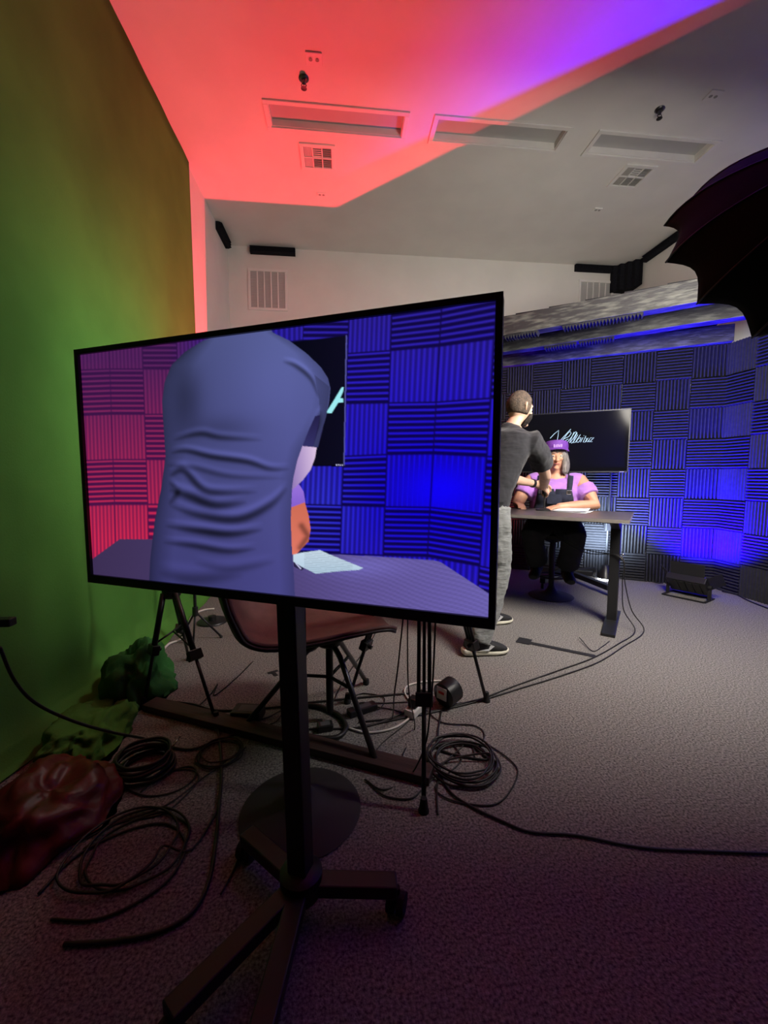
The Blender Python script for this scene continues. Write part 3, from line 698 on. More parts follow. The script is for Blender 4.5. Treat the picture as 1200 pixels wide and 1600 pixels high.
    lx = np.interp(y, [530,570,597,627,656,713,763,813,873,912], [313,266,255,251,253,256,250,240,233,231])
    rx = np.interp(y, [519,551,573,606,640,660,700,747,813,900], [425,477,500,515,511,498,470,457,453,458])
    f = (x-lx)/np.maximum(rx-lx, 1); sh *= .60+.40*np.clip(f/.16, 0, 1)**.7; sh *= .80+.20*np.clip((1-f)/.10, 0, 1)
    sh += .16*np.clip((x-330)/120, 0, 1); sh *= 1-.34*np.exp(-(((x-290)/24)**2+((y-625)/60)**2)); sh *= 1-.16*np.exp(-(((x-345)/50)**2+((y-668)/18)**2)); sh += .07*np.exp(-(((x-415)/55)**2+((y-600)/70)**2))
    folds = [([(268,688),(310,678),(345,684),(410,688)],3.5,.40),([(264,708),(290,705),(330,714),(385,722),(420,733),(452,733)],3.6,.55),([(262,745),(285,736),(315,765),(345,771),(402,769)],4.5,.55),
        ([(262,765),(295,776),(335,790),(385,785)],5.5,.60),([(262,790),(310,806),(370,812),(420,790),(448,762)],5.0,.55),([(255,822),(310,830),(360,835),(410,828)],4.5,.60),([(252,848),(300,853),(355,862),(400,858)],4.0,.45),
        ([(258,727),(300,731),(360,745),(445,748)],3.5,.28),([(440,564),(462,572),(485,592),(497,622)],3.0,.50),([(300,880),(360,890),(430,878)],5.0,.22),([(245,895),(300,905),(380,900)],7.0,.25),([(262,752),(275,768),(262,790)],4,.35),([(500,640),(492,665),(478,690)],4.0,.5)]
    for pts, wd, dep in folds:
        sh -= dep*seg(pts, i, wd*1.35, True)*1.05; up_ = [(a, b-wd*2.4) for a, b in pts]; sh += dep*.42*seg(up_, i, wd*1.3, True)
    img[i] = base*np.clip(sh, .22, 1.35)[:, None]
    sl = inside([(490,585),(514,604),(509,648),(496,699),(488,698),(499,650),(497,620)]); img[sl] *= .82
    return np.clip(img, 0, 1)
def big_screen():
    t = thing('large_television', 'large television showing a man in a dark shirt before blue foam walls', 'television', (BC.x, BC.y, 0), BA)
    zc = BC.z; hw, hh = BW/2, BH/2; es, et, eb = .0125, .0125, .021
    MB().box(-hw, hw, .004, .03, zc-hh, zc+hh).build('casing', M_BLK, t, bevel=.004)
    MB().box(-.40, .40, .03, .065, zc-.27, zc+.12).build('back_cover', M_BLK, t, bevel=.012)
    b = MB(); b.box(-hw, hw, -.004, .004, zc+hh-et, zc+hh); b.box(-hw, hw, -.004, .004, zc-hh, zc-hh+eb); b.box(-hw, -hw+es, -.004, .004, zc-hh+eb, zc+hh-et); b.box(hw-es, hw, -.004, .004, zc-hh+eb, zc+hh-et)
    b.build('bezel', M_BLK, t)
    NX, NZ = 600, 340
    x0, x1, z0, z1 = -hw+es, hw-es, zc-hh+eb, zc+hh-et
    gx = np.linspace(x0, x1, NX+1); gz = np.linspace(z1, z0, NZ+1)
    acc = np.zeros(((NX+1)*(NZ+1), 3)); dx = (x1-x0)/NX; dz = (z1-z0)/NZ
    GX, GZ = np.meshgrid(gx, gz); GX = GX.ravel(); GZ = GZ.ravel()
    u = np.array(BU); fw = np.array(FW); rt = np.array(RT); up = np.array(UP); c = np.array(CAM)
    for sx, sz in ((-.25,-.25),(.25,-.25),(-.25,.25),(.25,.25)):
        a = GX+sx*dx; h = GZ+sz*dz
        P = np.stack([BC.x+u[0]*a, BC.y+u[1]*a, h], 1)-c; d = P@fw
        acc += picture(600+FPX*(P@rt)/d, 800-FPX*(P@up)/d)**2.2/4
    col = np.ones((acc.shape[0], 4), np.float32); s = acc**(1/2.2)
    col[:, :3] = np.where(s <= .04045, s/12.92, ((s+.055)/1.055)**2.4)
    vs = np.stack([GX, np.full_like(GX, .0035), GZ], 1)
    ii = np.arange(NX*NZ); r = ii//NX; q = ii % NX; a = r*(NX+1)+q
    fs = np.stack([a, a+NX+1, a+NX+2, a+1], 1)
    me = bpy.data.meshes.new('screen'); me.vertices.add(len(vs)); me.vertices.foreach_set('co', vs.astype(np.float32).ravel())
    me.loops.add(fs.size); me.loops.foreach_set('vertex_index', fs.astype(np.int32).ravel()); me.polygons.add(len(fs)); me.polygons.foreach_set('loop_start', (np.arange(len(fs))*4).astype(np.int32))
    me.update(calc_edges=True); me.validate()
    ca = me.color_attributes.new('picture', 'FLOAT_COLOR', 'POINT'); ca.data.foreach_set('color', col.ravel())
    m = bpy.data.materials.new('live_picture'); m.use_nodes = True; nt = m.node_tree; bs = nt.nodes['Principled BSDF']
    at = nt.nodes.new('ShaderNodeVertexColor'); at.layer_name = 'picture'
    bs.inputs['Base Color'].default_value = (.004, .004, .005, 1); bs.inputs['Roughness'].default_value = .35
    nt.links.new(at.outputs[0], bs.inputs['Emission Color']); bs.inputs['Emission Strength'].default_value = 1.0
    me.materials.append(m); o = bpy.data.objects.new('screen', me); COL.objects.link(o); o.parent = t
    # stand
    s = thing('screen_stand', 'black rolling stand with a single pole under the large television', 'stand', (BC.x, BC.y, 0), BA)
    MB().bar((.045, .10, .10), (.018, .10, 1.30), .052, .05, (0,1,0)).build('pole', M_BLKM, s, bevel=.004)
    MB().box(-.18, .22, .066, .082, .92, 1.30).build('mount_plate', M_BLKM, s)
    MB().lathe([(.05,.06),(.055,.07),(.055,.12),(.04,.13)], (.045, .10, 0), 20).build('hub', M_BLKM, s, smooth='auto')
    for ang, L in ((20, .25), (160, .25), (250, .34), (285, .34)):
        a = math.radians(ang); e = (.045+L*math.cos(a), .10+L*math.sin(a))
        MB().bar((.045, .10, .085), (*e, .075), .05, .035).build('base_leg', M_BLKM, s, bevel=.004)
        m = MB()
        for q in (-.014, .014): m.cyl((e[0]-.009+q, e[1], .027), (e[0]+.009+q, e[1], .027), .027, 16)
        m.cyl((e[0], e[1], .03), (e[0], e[1], .07), .009, 8); m.build('caster', M_RUB, s)
big_screen()

# ------------------------------------------------------------------ people
SKIN_M = mat('skin_light', (.56, .36, .26), .55, var=.08, vscale=12, bump=.04, bscale=120)
SKIN_W = mat('skin_tan', (.58, .30, .19), .5, var=.08, vscale=12, bump=.04, bscale=120)
def hand(mb, wrist, d, nrm, thumb_side, curl=.5, L=.175):
    """wrist point, direction of the fingers, palm normal (palm side), thumb_side vector, curl 0..1"""
    w_ = V(wrist); d = V(d).normalized(); nrm = (V(nrm)-d*V(nrm).dot(d)).normalized(); s = V(thumb_side); s = (s-d*s.dot(d)-nrm*s.dot(nrm)).normalized()
    pl = L*.50
    mb.rings([(w_-d*.02, s*.026, nrm*.019), (w_+d*.01, s*.029, nrm*.018), (w_+d*pl*.5, s*.040, nrm*.016), (w_+d*pl*.92, s*.041, nrm*.013), (w_+d*pl, s*.036, nrm*.010)], 14)
    for k, (o, ln) in enumerate(((.030, .074), (.010, .084), (-.011, .078), (-.031, .060))):
        b = w_+d*pl*.9+s*o; pts = [b]; dr = d.copy(); ang = curl*.55
        for q, fr in enumerate((.45, .32, .23)):
            dr = (dr*math.cos(ang)+nrm*math.sin(ang)).normalized() if q == 0 else (Matrix.Rotation(curl*.85, 3, d.cross(nrm))@dr).normalized()
            pts.append(pts[-1]+dr*ln*fr*1.12)
        mb.tube(pts, [.0098, .0094, .0086, .0068], 8)
    b = w_+d*pl*.22+s*.026; td = (d*.62+s*.70+nrm*.30).normalized(); p1 = b+td*.036; td2 = (d*.85+s*.25+nrm*(.25+curl*.4)).normalized(); p2 = p1+td2*.032; p3 = p2+(td2+nrm*.2).normalized()*.024
    mb.tube([b-td*.012, p1, p2, p3], [.015, .0125, .0108, .0080], 8)
class Head:
    def __init__(s, c, yaw=0., pitch=0., size=1.0, fat=0.0):
        s.c = V(c); s.R = Matrix.Rotation(yaw, 3, 'Z')@Matrix.Rotation(pitch, 3, 'X'); s.k = size; s.fat = fat
    def pt(s, x, y, z):                       # unit-sphere direction to head surface, local metres
        q = (x, y, z); px, py, pz = x*.076, y*.097, z*.120
        if z < .1:
            f = min(1, (.1-z)/1.1); px *= 1-(.30-.22*s.fat)*f*f; 
            if y < 0: py *= 1-.42*f
            else: py *= 1-.10*f*f
        if y > .55: py -= .012*(y-.55)
        if z > .6 and y > 0: py *= 1-.12*(z-.6)
        return V((px, py, pz))
    def w(s, p): return s.c + s.R@(V(p)*s.k)
    def base(s, mb, n=20):
        rg = []; vs = []; m2 = n//2+3
        for i in range(m2+1):
            a = math.pi*i/m2; r = max(math.sin(a), .03); z = -math.cos(a)
            for k in range(n): b = 2*math.pi*k/n; vs.append(s.w(s.pt(r*math.cos(b), r*math.sin(b), z)))
        fs = [(i*n+k, i*n+(k+1)%n, (i+1)*n+(k+1)%n, (i+1)*n+k) for i in range(m2) for k in range(n)] + [tuple(range(n))[::-1], tuple(m2*n+k for k in range(n))]
        mb.add(vs, fs)
        W = s.w; kk = s.k
        mb.tube([W((0,.088,.018)), W((0,.100,-.012)), W((0,.112,-.034)), W((0,.096,-.045))], [.008*kk,.010*kk,.0145*kk,.010*kk], 8)       # nose
        for x in (-1, 1):
            mb.ell(W((x*.012,.097,-.036)), (.009*kk,.009*kk,.007*kk), 8)
            mb.tube([W((x*.012,.090,.028)), W((x*.032,.086,.033)), W((x*.052,.070,.026))], [.007*kk,.009*kk,.007*kk], 8)                 # brow
            mb.tube([W((x*.022,.086,-.022)), W((x*.045,.073,-.018))], [.013*kk,.014*kk], 8)                                               # cheek
            e = [W((x*.070,-.006,.020)), W((x*.084,-.018,.024)), W((x*.087,-.022,.004)), W((x*.080,-.012,-.020)), W((x*.070,-.002,-.028))]
            mb.tube(e, [.007*kk,.010*kk,.0095*kk,.008*kk,.006*kk], 8)                                                                      # ear
        mb.ell(W((0,.084,-.098)), (.026*kk,.018*kk,.018*kk), 10)                                                                           # chin
        mb.ell(W((0,.088,-.064)), (.024*kk,.013*kk,.010*kk), 10)
    def eyes(s, par, iris=(.05,.03,.02)):
        M_EYE = mat('eye_white', (.7,.68,.65), .3, var=.02); M_IR = mat('iris', iris, .3, var=.02); M_LID = None
        for x in (-1, 1):
            e = MB().ell(s.w((x*.031,.079,.006)), (.0115*s.k,)*3, 12).build('eye', M_EYE, par, smooth=True)
            MB().ell(s.w((x*.031,.0895,.005)), (.0055*s.k,.0022,.0055*s.k), 10, s.R).build('iris', M_IR, e, smooth=True)
    def patch(s, keep, off, n=40, noise_amp=.0, sc=30):
        """surface patch of the head where keep(x,y,z) is true, pushed out"""
        m = MB(); vs = []; m2 = n//2; ok = []
        for i in range(m2+1):
            a = math.pi*i/m2; r = max(math.sin(a), .001); z = -math.cos(a)
            for k in range(n):
                b = 2*math.pi*k/n; x, y = r*math.cos(b), r*math.sin(b); p = s.pt(x, y, z); d = p.normalized(); kv = keep(x, y, z); ok.append(kv > 0)
                o = off*min(1, max(0, kv)*4)+noise_amp*mnoise.noise(p*sc)
                vs.append(s.w(p+d*o))
        fs = []
        for i in range(m2):
            for k in range(n):
                q = (i*n+k, i*n+(k+1)%n, (i+1)*n+(k+1)%n, (i+1)*n+k)
                if sum(ok[j] for j in q) >= 3: fs.append(q)
        m.add(vs, fs); return m
def solid(o, th, off=-1):
    so = o.modifiers.new('thickness', 'SOLIDIFY'); so.thickness = th; so.offset = off; return o
def shirt_mat(name, col, amp=.6, sc=7.0, stretch=(1, 1, 4.5)):
    m = mat(name, col, .9, var=.10, vscale=9, bump=amp, bscale=sc, stretch=stretch, spec=.15, sheen=.15); return m

# --- standing man, seen from behind -------------------------------------------------
mroot = V((1.065, 2.81, 0)); mrz = math.radians(-65)
M_SHIRT = shirt_mat('charcoal_tshirt', (.026, .026, .031)); M_JEAN = shirt_mat('grey_jeans', (.20, .21, .21), .9, 9, (1.5, 1.5, 5))
pel = V((.0, -.10, .95)); che = V((.0, .08, 1.32)); nek = V((0, .15, 1.50)); hd = V((.005, .215, 1.625))
shR, shL = V((.175, .185, 1.375)), V((-.18, .15, 1.39))
micl = Matrix.Rotation(-mrz, 3, 'Z')@(mp+V((0,0,.17))-mroot)
hR = micl + V((.045, -.075, .03)); hL = micl + V((-.06, -.06, .06))
elR = shR*.5+hR*.5+V((.06, -.01, -.06)); elL = shL*.5+hL*.5+V((-.10, -.02, -.10))
fR, fL = V((.19, -.28, 0)), V((-.17, .18, 0))
hipR, hipL = V((.095, -.10, .90)), V((-.095, -.09, .90)); knR, knL = V((.145, -.10, .50)), V((-.14, .12, .50))
aR, aL = fR+V((0,-.03,.09)), fL+V((0,-.03,.09))
body = MB()
body.rings([(pel+V((0,0,-.06)), (.15,0,0), (0,.11,0)), (pel, (.165,0,0), (0,.12,0)), (pel*.5+che*.5, (.145,0,0), (0,.105,0)), (che, (.165,0,0), (0,.115,0)), (nek+V((0,-.02,-.06)), (.13,0,0), (0,.08,0)), (nek, (.058,0,0), (0,.058,0)), (hd+V((0,-.02,-.07)), (.055,0,0), (0,.056,0))], 20)
H = Head(hd, yaw=math.radians(-4), pitch=math.radians(-12)); H.base(body)
for sh, el, ha, sg in ((shR, elR, hR, 1), (shL, elL, hL, -1)):
    body.tube([sh+V((-sg*.05,0,0)), sh, sh*.5+el*.5, el, el*.55+ha*.45, ha], [.040, .044, .046, .043, .041, .028], 12)
hand(body, hR, V((-.25,.8,-.35)), V((-.7,0,-.5)), V((-.2,.1,.9)), .75)
hand(body, hL, V((.4,.7,-.25)), V((.7,0,-.5)), V((.1,.1,.9)), .7)
for hp, kn, an in ((hipR, knR, aR), (hipL, knL, aL)): body.tube([hp, hp*.5+kn*.5, kn, kn*.5+an*.5, an], [.085, .078, .056, .055, .038], 12)
man = body.build('person', SKIN_M, smooth=True); man.location = mroot; man.rotation_euler = (0, 0, mrz); remesh(man, .0065, 3)
tag(man, 'bearded man in charcoal t-shirt and grey jeans leaning over the desk microphone', 'person')
s = MB(); lean = (che-pel).normalized()
s.rings([(pel+V((0,.005,-.085)), (.182,0,0), (0,.142,.02)), (pel+V((0,0,-.03)), (.178,0,0), (0,.14,.02)), (pel*.75+che*.25, (.170,0,0), (0,.13,-.02)), (pel*.4+che*.6, (.180,0,0), (0,.132,-.02)), (che, (.198,0,0), (0,.138,-.03)), (che*.5+nek*.5+V((0,-.005,.01)), (.190,0,0), (0,.115,-.03)), (nek+V((0,-.01,-.045)), (.135,0,0), (0,.082,-.02)), (nek+V((0,-.004,-.012)), (.075,0,0), (0,.070,-.02)), (nek+V((0,.0,.002)), (.064,0,0), (0,.064,-.02))], 28)
for sh, el, sg in ((shR, elR, 1), (shL, elL, -1)):
    e2 = sh*.34+el*.66; s.tube([sh+V((-sg*.13,-.03,-.02)), sh+V((-sg*.01,-.01,-.002)), sh*.66+el*.34, e2], [.092, .090, .082, .080], 16)
so = s.build('tshirt', M_SHIRT, man, smooth=True); remesh(so, .008, 12); wrinkle(so, .016, .09)
s = MB()
s.rings([(pel+V((0,0,.04)), (.168,0,0), (0,.128,0)), (pel+V((0,0,-.04)), (.178,0,0), (0,.14,0)), (pel+V((0,0,-.11)), (.175,0,0), (0,.135,0)), (pel+V((0,.0,-.17)), (.15,0,0), (0,.11,0))], 24)
for hp, kn, an, sg in ((hipR, knR, aR, 1), (hipL, knL, aL, -1)):
    s.tube([hp+V((0,0,.03)), hp*.6+kn*.4, kn+V((0,0,.03)), kn*.6+an*.4, kn*.25+an*.75, an+V((0,0,.0))], [.108, .104, .086, .082, .076, .070], 18)
jo = s.build('jeans', M_JEAN, man, smooth=True); remesh(jo, .009, 4); wrinkle(jo, .026, .075)
MB().rings([(pel+V((0,0,-.0)), (.172,0,0), (0,.133,0)), (pel+V((0,0,.03)), (.172,0,0), (0,.133,0))], 24).build('belt', M_BLK, man, smooth='auto')
M_HAIR = mat('short_brown_hair', (.045, .032, .024), .8, col2=(.12, .085, .06), vscale=60, bump=.8, bscale=160)
M_BEARD = mat('dark_beard', (.02, .014, .012), .85, var=.3, vscale=60, bump=.8, bscale=120)
ho = H.patch(lambda x, y, z: min(z*.9+.42-.35*max(0, y)-(.30 if y > .35 else 0)*(y > .1), 1 if y < .45 or z > .45 else -1), .007, 44, .0012, 160).build('hair', M_HAIR, man, smooth=True); solid(ho, .008)
bo = H.patch(lambda x, y, z: min(-z-.20, y-.28), .013, 44, .002, 90).build('beard', M_BEARD, man, smooth=True); solid(bo, .014)
H.eyes(man)
# shoes
M_SHOE = mat('black_knit_shoe', (.018, .018, .02), .8, var=.2, vscale=40, bump=.2, bscale=220); M_SOLE = mat('cream_shoe_sole', (.62, .60, .50), .6, var=.05, vscale=10)
M_LOGO = mat('silver_shoe_flash', (.55, .56, .58), .4, var=.04)
def shoe(par, c, yaw, sg):
    R = Matrix.Rotation(yaw, 3, 'Z'); c = V(c); P = lambda x, y, z: c+R@V((x, y, z))
    prof = [(-.115, .028, .040), (-.10, .037, .046), (-.04, .038, .05), (.04, .043, .06), (.10, .049, .058), (.15, .044, .05), (.175, .030, .036), (.183, .012, .02)]
    def ring(y, hw, z0, z1, n=16):
        out = []
        for k in range(n): a = 2*math.pi*k/n; out.append(P(hw*math.copysign(abs(math.cos(a))**.6, math.cos(a)), y, (z0+z1)/2+(z1-z0)/2*math.copysign(abs(math.sin(a))**.7, math.sin(a))))
        return out
    def tub(rows, name, m_, parent, vox=None):
        n = 16; vs = [p for r in rows for p in r]; fs = [(i*n+k, i*n+(k+1)%n, (i+1)*n+(k+1)%n, (i+1)*n+k) for i in range(len(rows)-1) for k in range(n)]+[tuple(range(n))[::-1], tuple((len(rows)-1)*n+k for k in range(n))]
        return MB().add(vs, fs).build(name, m_, parent, smooth=True)
    up_ = tub([ring(-.112, .030, .03, .085), ring(-.09, .036, .028, .105), ring(-.03, .039, .028, .112), ring(.02, .042, .026, .10), ring(.07, .046, .024, .082), ring(.12, .046, .022, .066), ring(.155, .036, .022, .052), ring(.172, .018, .024, .040)], 'shoe', M_SHOE, parent=par)
    tub([ring(-.13, .024, .018, .052), ring(-.115, .036, .006, .054), ring(-.05, .040, .002, .044), ring(.03, .043, .002, .036), ring(.09, .051, .002, .034), ring(.14, .046, .004, .034), ring(.172, .030, .010, .034), ring(.184, .012, .018, .032)], 'sole', M_SOLE, up_)
    for q in (-1, 1):
        x = q*.0455
        MB().poly([P(x, -.03, .046), P(x*.97, .03, .052), P(x*.86, .045, .074), P(x*.86, .02, .086), P(x*.9, .035, .086), P(x*.93, .07, .066), P(x*1.04, .03, .040)], .003, R@V((q, 0, .25))).build('side_flash', M_LOGO, up_)
    m = MB()
    for k in range(4): m.tube([P(-.020, .0+.018*k, .105-.007*k), P(0, .006+.018*k, .110-.007*k), P(.020, .0+.018*k, .105-.007*k)], .0028, 6)
    m.build('laces', M_BLK, up_, smooth=True)
shoe(man, fR, math.radians(-22), 1); shoe(man, fL, math.radians(-12), -1)
# wristband
MB().lathe([(.036,-.012),(.037,-.008),(.037,.008),(.036,.012)], hL*.94+elL*.06, 18, axis=(hL-elL)).build('wristband', M_BLK, man, smooth='auto')

# --- seated woman --------------------------------------------------------------------
wroot = V((1.99, 3.72, 0)); wrz = math.radians(152)
M_LILAC = shirt_mat('lilac_shirt', (.42, .20, .62), .4, 8, (1, 1, 3)); M_DENIM = mat('navy_denim', (.014, .018, .040), .85, var=.25, vscale=30, bump=.3, bscale=150)
M_PANTS = mat('dark_trousers', (.008, .008, .013), .9, var=.2, vscale=20)
wpel = V((0, .0, .73)); wche = V((0, .035, 1.02)); wnek = V((.0, .02, 1.17)); whd = V((.0, .055, 1.315))
wsR, wsL = V((.205, .02, 1.10)), V((-.205, .02, 1.10))
Wl = Matrix.Rotation(-wrz, 3, 'Z')
hWL = Wl@(desk(-.57, .63, .030)-wroot); hWR = Wl@(desk(-.93, .66, .045)-wroot)
ewL = V((-.325, .16, .895)); ewR = V((.315, .15, .895))
body = MB()
body.rings([(wpel+V((0,0,-.06)), (.20,0,0), (0,.15,0)), (wpel, (.21,0,0), (0,.17,0)), (wpel*.5+wche*.5, (.195,0,0), (0,.17,0)), (wche, (.195,0,0), (0,.15,0)), (wnek+V((0,-.01,-.06)), (.17,0,0), (0,.085,0)), (wnek+V((0,0,0)), (.065,0,0), (0,.06,0)), (whd+V((0,-.015,-.07)), (.06,0,0), (0,.06,0))], 20)
HW = Head(whd, yaw=math.radians(6), pitch=math.radians(3), size=1.03, fat=1.0); HW.base(body)
for sh, el, ha, sg in ((wsR, ewR, hWR, 1), (wsL, ewL, hWL, -1)):
    body.tube([sh+V((-sg*.06,0,.0)), sh, sh*.5+el*.5+V((sg*.012,0,0)), el, el*.55+ha*.45, ha], [.07, .07, .064, .054, .046, .030], 12)
hand(body, hWL, V((.55,.75,-.05)), V((0,0,-1)), V((.6,-.3,.0)), .25, .165)
hand(body, hWR, V((-.45,.8,-.05)), V((0.2,0,-1)), V((-.6,-.3,.3)), .55, .165)
kR, kL = V((.17, .40, .64)), V((-.17, .40, .64)); kfR, kfL = V((.13, .22, .36)), V((-.13, .20, .34))
for hp, kn, an in ((V((.10,.05,.70)), kR, kfR), (V((-.10,.05,.70)), kL, kfL)): body.tube([hp, hp*.5+kn*.5, kn, kn*.5+an*.5, an], [.10, .09, .065, .06, .045], 12)
wom = body.build('person', SKIN_W, smooth=True); wom.location = wroot; wom.rotation_euler = (0, 0, wrz); remesh(wom, .006, 3)
tag(wom, 'seated woman in purple visor, lilac shirt and denim overalls behind the desk', 'person')
s = MB()
s.rings([(wpel+V((0,.0,-.02)), (.225,0,0), (0,.19,0)), (wpel*.5+wche*.5, (.212,0,0), (0,.19,0)), (wche, (.212,0,0), (0,.172,0)), (wche*.4+wnek*.6+V((0,0,-.015)), (.195,0,0), (0,.12,0)), (wnek+V((0,.0,-.045)), (.145,0,0), (0,.088,-.02)), (wnek+V((0,.008,-.028)), (.105,0,0), (0,.082,-.03))], 26)
for x in (-1, 1): s.ell(V((x*.088, .135, .985)), (.088, .085, .085), 14)
for sh, el, sg in ((wsR, ewR, 1), (wsL, ewL, -1)):
    s.tube([sh*.72+el*.28, sh*.5+el*.5, sh*.36+el*.64], [.086, .090, .088], 16); s.tube([sh+V((-sg*.10,.0,-.02)), sh+V((-sg*.03,0,-.005)), sh*.92+el*.08], [.088, .086, .080], 14)
lo = s.build('lilac_shirt', M_LILAC, wom, smooth=True); remesh(lo, .008, 4); wrinkle(lo, .014, .07)
# overalls: bib, trousers, straps
s = MB()
s.rings([(wpel+V((0,0,-.07)), (.21,0,0), (0,.17,0)), (wpel, (.235,0,0), (0,.202,0)), (wpel+V((0,.0,.09)), (.230,0,0), (0,.206,0))], 26)
for hp, kn, an in ((V((.10,.05,.70)), kR, kfR), (V((-.10,.05,.70)), kL, kfL)): s.tube([hp, hp*.5+kn*.5, kn, kn*.55+an*.45, an+V((0,0,.02))], [.128, .118, .095, .092, .098], 16)
oo = s.build('overalls', M_PANTS, wom, smooth=True); remesh(oo, .009, 4); wrinkle(oo, .012, .08)
def front(x, z):                     # front of the torso in lilac
    y = math.sqrt(max(0, 1-(x/.235)**2))*.20 if z < .9 else 0
    b = max(math.sqrt(max(0, 1-((abs(x)-.088)/.105)**2-((z-.985)/.105)**2))*.092+.135, 0) if z > .88 else 0
    t_ = wpel*.5+wche*.5; yy = math.sqrt(max(0, 1-(x/.225)**2))*(.19 if z < 1.0 else .185-(z-1.0)*.55)
    return max(y, b if b > .14 else 0, yy)+.010
m = MB(); nx, nz = 18, 12; vs = []
for i in range(nz+1):
    z = .76+.27*i/nz; hw = .19-.055*(i/nz)
    for k in range(nx+1): x = -hw+2*hw*k/nx; vs.append((x, front(x, z)+.004, z))
m.add(vs, [(i*(nx+1)+k, i*(nx+1)+k+1, (i+1)*(nx+1)+k+1, (i+1)*(nx+1)+k) for i in range(nz) for k in range(nx)])
bib = solid(m.build('bib', M_DENIM, wom, smooth=True, recalc=False), .006)
MB().poly([(-.06, front(-.06,.96)+.012, .90), (.06, front(.06,.96)+.012, .90), (.06, front(.06,.99)+.010, .985), (-.06, front(-.06,.99)+.010, .985)], .004, (0,1,0)).build('bib_pocket', M_DENIM, bib)
for x in (-1, 1):
    pts = spline([(x*.115, front(.115,1.02)+.006, 1.005), (x*.125, .150, 1.08), (x*.13, .085, 1.145), (x*.125, .02, 1.165), (x*.11, -.06, 1.13), (x*.08, -.13, 1.0)], 5)
    m = MB(); vs = []
    for p in pts: vs += [(p.x-.022, p.y, p.z), (p.x+.022, p.y, p.z)]
    m.add(vs, [(2*i, 2*i+1, 2*i+3, 2*i+2) for i in range(len(pts)-1)]); solid(m.build('strap', M_DENIM, wom, smooth=True, recalc=False), .006, 0)
    MB().box(x*.115-.018, x*.115+.018, front(.115,1.0)+.010, front(.115,1.0)+.018, .985, 1.02).build('buckle', M_CHROME, wom, bevel=.003)
# hair, visor
M_GREY = mat('grey_hair', (.10, .09, .085), .6, col2=(.34, .31, .29), vscale=24, stretch=(4, 4, .6), bump=.7, bscale=60)
HK = lambda x, y, z: min(1.0 if (y < .30 or z > .55) else -1, (z+.95))
hb = MB()
for k in range(15):                                     # locks falling to the shoulders, face left open
    a = math.radians(140+k*(260/14.0)); dx, dy = math.cos(a), math.sin(a)
    top = whd+V((dx*.070, dy*.086, .055)); mid = whd+V((dx*.092, dy*.108-.01, -.03)); low = whd+V((dx*.098, dy*.105-.015, -.105)); end = whd+V((dx*.088, dy*.095-.01, -.150-.02*math.sin(k*2.1)))
    hb.tube(spline([top, mid, low, end], 4), [.024]*8+[.021]*3+[.012, .006], 8)
hb.ell(whd+V((0,-.012,.045)), (.088, .105, .098), 18)
hr = hb.build('hair', M_GREY, wom, smooth=True); remesh(hr, .007, 2)
M_VISOR = mat('purple_visor', (.16, .045, .36), .7, var=.1, vscale=30, bump=.15, bscale=200); M_PRINT = mat('lavender_print', (.48, .30, .72), .7, var=.05)
m = MB(); n = 40; vs = []
for i, (sc, z) in enumerate(((1.02, .064), (1.045, .078), (1.05, .104), (1.01, .126), (.96, .132))):
    for k in range(n): a = 2*math.pi*k/n; vs.append(HW.w((math.cos(a)*.094*sc, math.sin(a)*.114*sc-.006, z+.010*math.sin(a))))
m.add(vs, [(i*n+k, i*n+(k+1)%n, (i+1)*n+(k+1)%n, (i+1)*n+k) for i in range(4) for k in range(n)]); vz = solid(m.build('visor', M_VISOR, wom, smooth=True), .004, 0)
m = MB(); vs = []
for j in range(7):
    f = j/6
    for k in range(17):
        a = math.radians(25+130*k/16); r = 1+.36*f; vs.append(HW.w((math.cos(a)*.096*(1+.16*f), math.sin(a)*.116*r-.006, +.080-.020*f-.020*math.cos(a)**2*f)))
m.add(vs, [(j*17+k, j*17+k+1, (j+1)*17+k+1, (j+1)*17+k) for j in range(6) for k in range(16)]); solid(m.build('bill', M_VISOR, vz, smooth=True, recalc=False), .004, 0)
m = MB()
for k in range(5): m.poly([HW.w(((-.034+.015*k),   .1145, .076)), HW.w(((-.026+.015*k),   .1145, .076)), HW.w(((-.026+.015*k), .1145, .104-.006*(k % 2))), HW.w(((-.034+.015*k), .1145, .104))], .004, HW.R@V((0,1,0)))
m.build('printed_mark', M_PRINT, vz)
HW.eyes(wom)
MB().tube([HW.w((-.026,.094,-.066)), HW.w((-.010,.1015,-.0615)), HW.w((0,.102,-.0635)), HW.w((.010,.1015,-.0615)), HW.w((.026,.094,-.066))], [.002,.005,.0045,.005,.002], 8).build('lips', mat('lips', (.42,.13,.12), .45, var=.05), wom, smooth=True)
for x in (-1, 1):
    MB().tube([HW.w((x*.016,.096,.026)), HW.w((x*.034,.093,.032)), HW.w((x*.050,.080,.025))], [.003,.0035,.002], 6).build('eyebrow', M_GREY, wom, smooth=True)
for c, yw in ((kfR, -8), (kfL, 10)):
    R = Matrix.Rotation(math.radians(yw), 3, 'Z'); c2 = V((c.x, c.y+.02, c.z-.13)); m = MB()
    m.rings([(c2+R@V((0,-.085,.05)), R@V((.030,0,0)), (0,0,.045)), (c2+R@V((0,-.05,.055)), R@V((.042,0,0)), (0,0,.055)), (c2+R@V((0,.03,.05)), R@V((.046,0,0)), (0,0,.05)), (c2+R@V((0,.11,.035)), R@V((.050,0,0)), (0,0,.034)), (c2+R@V((0,.155,.028)), R@V((.034,0,0)), (0,0,.022))], 14)
    m.tube([c2+V((0,-.03,.06)), c2+V((0,-.03,.16))], [.055, .058], 14)
    b = m.build('boot', M_RUB, wom, smooth=True); remesh(b, .006, 2)

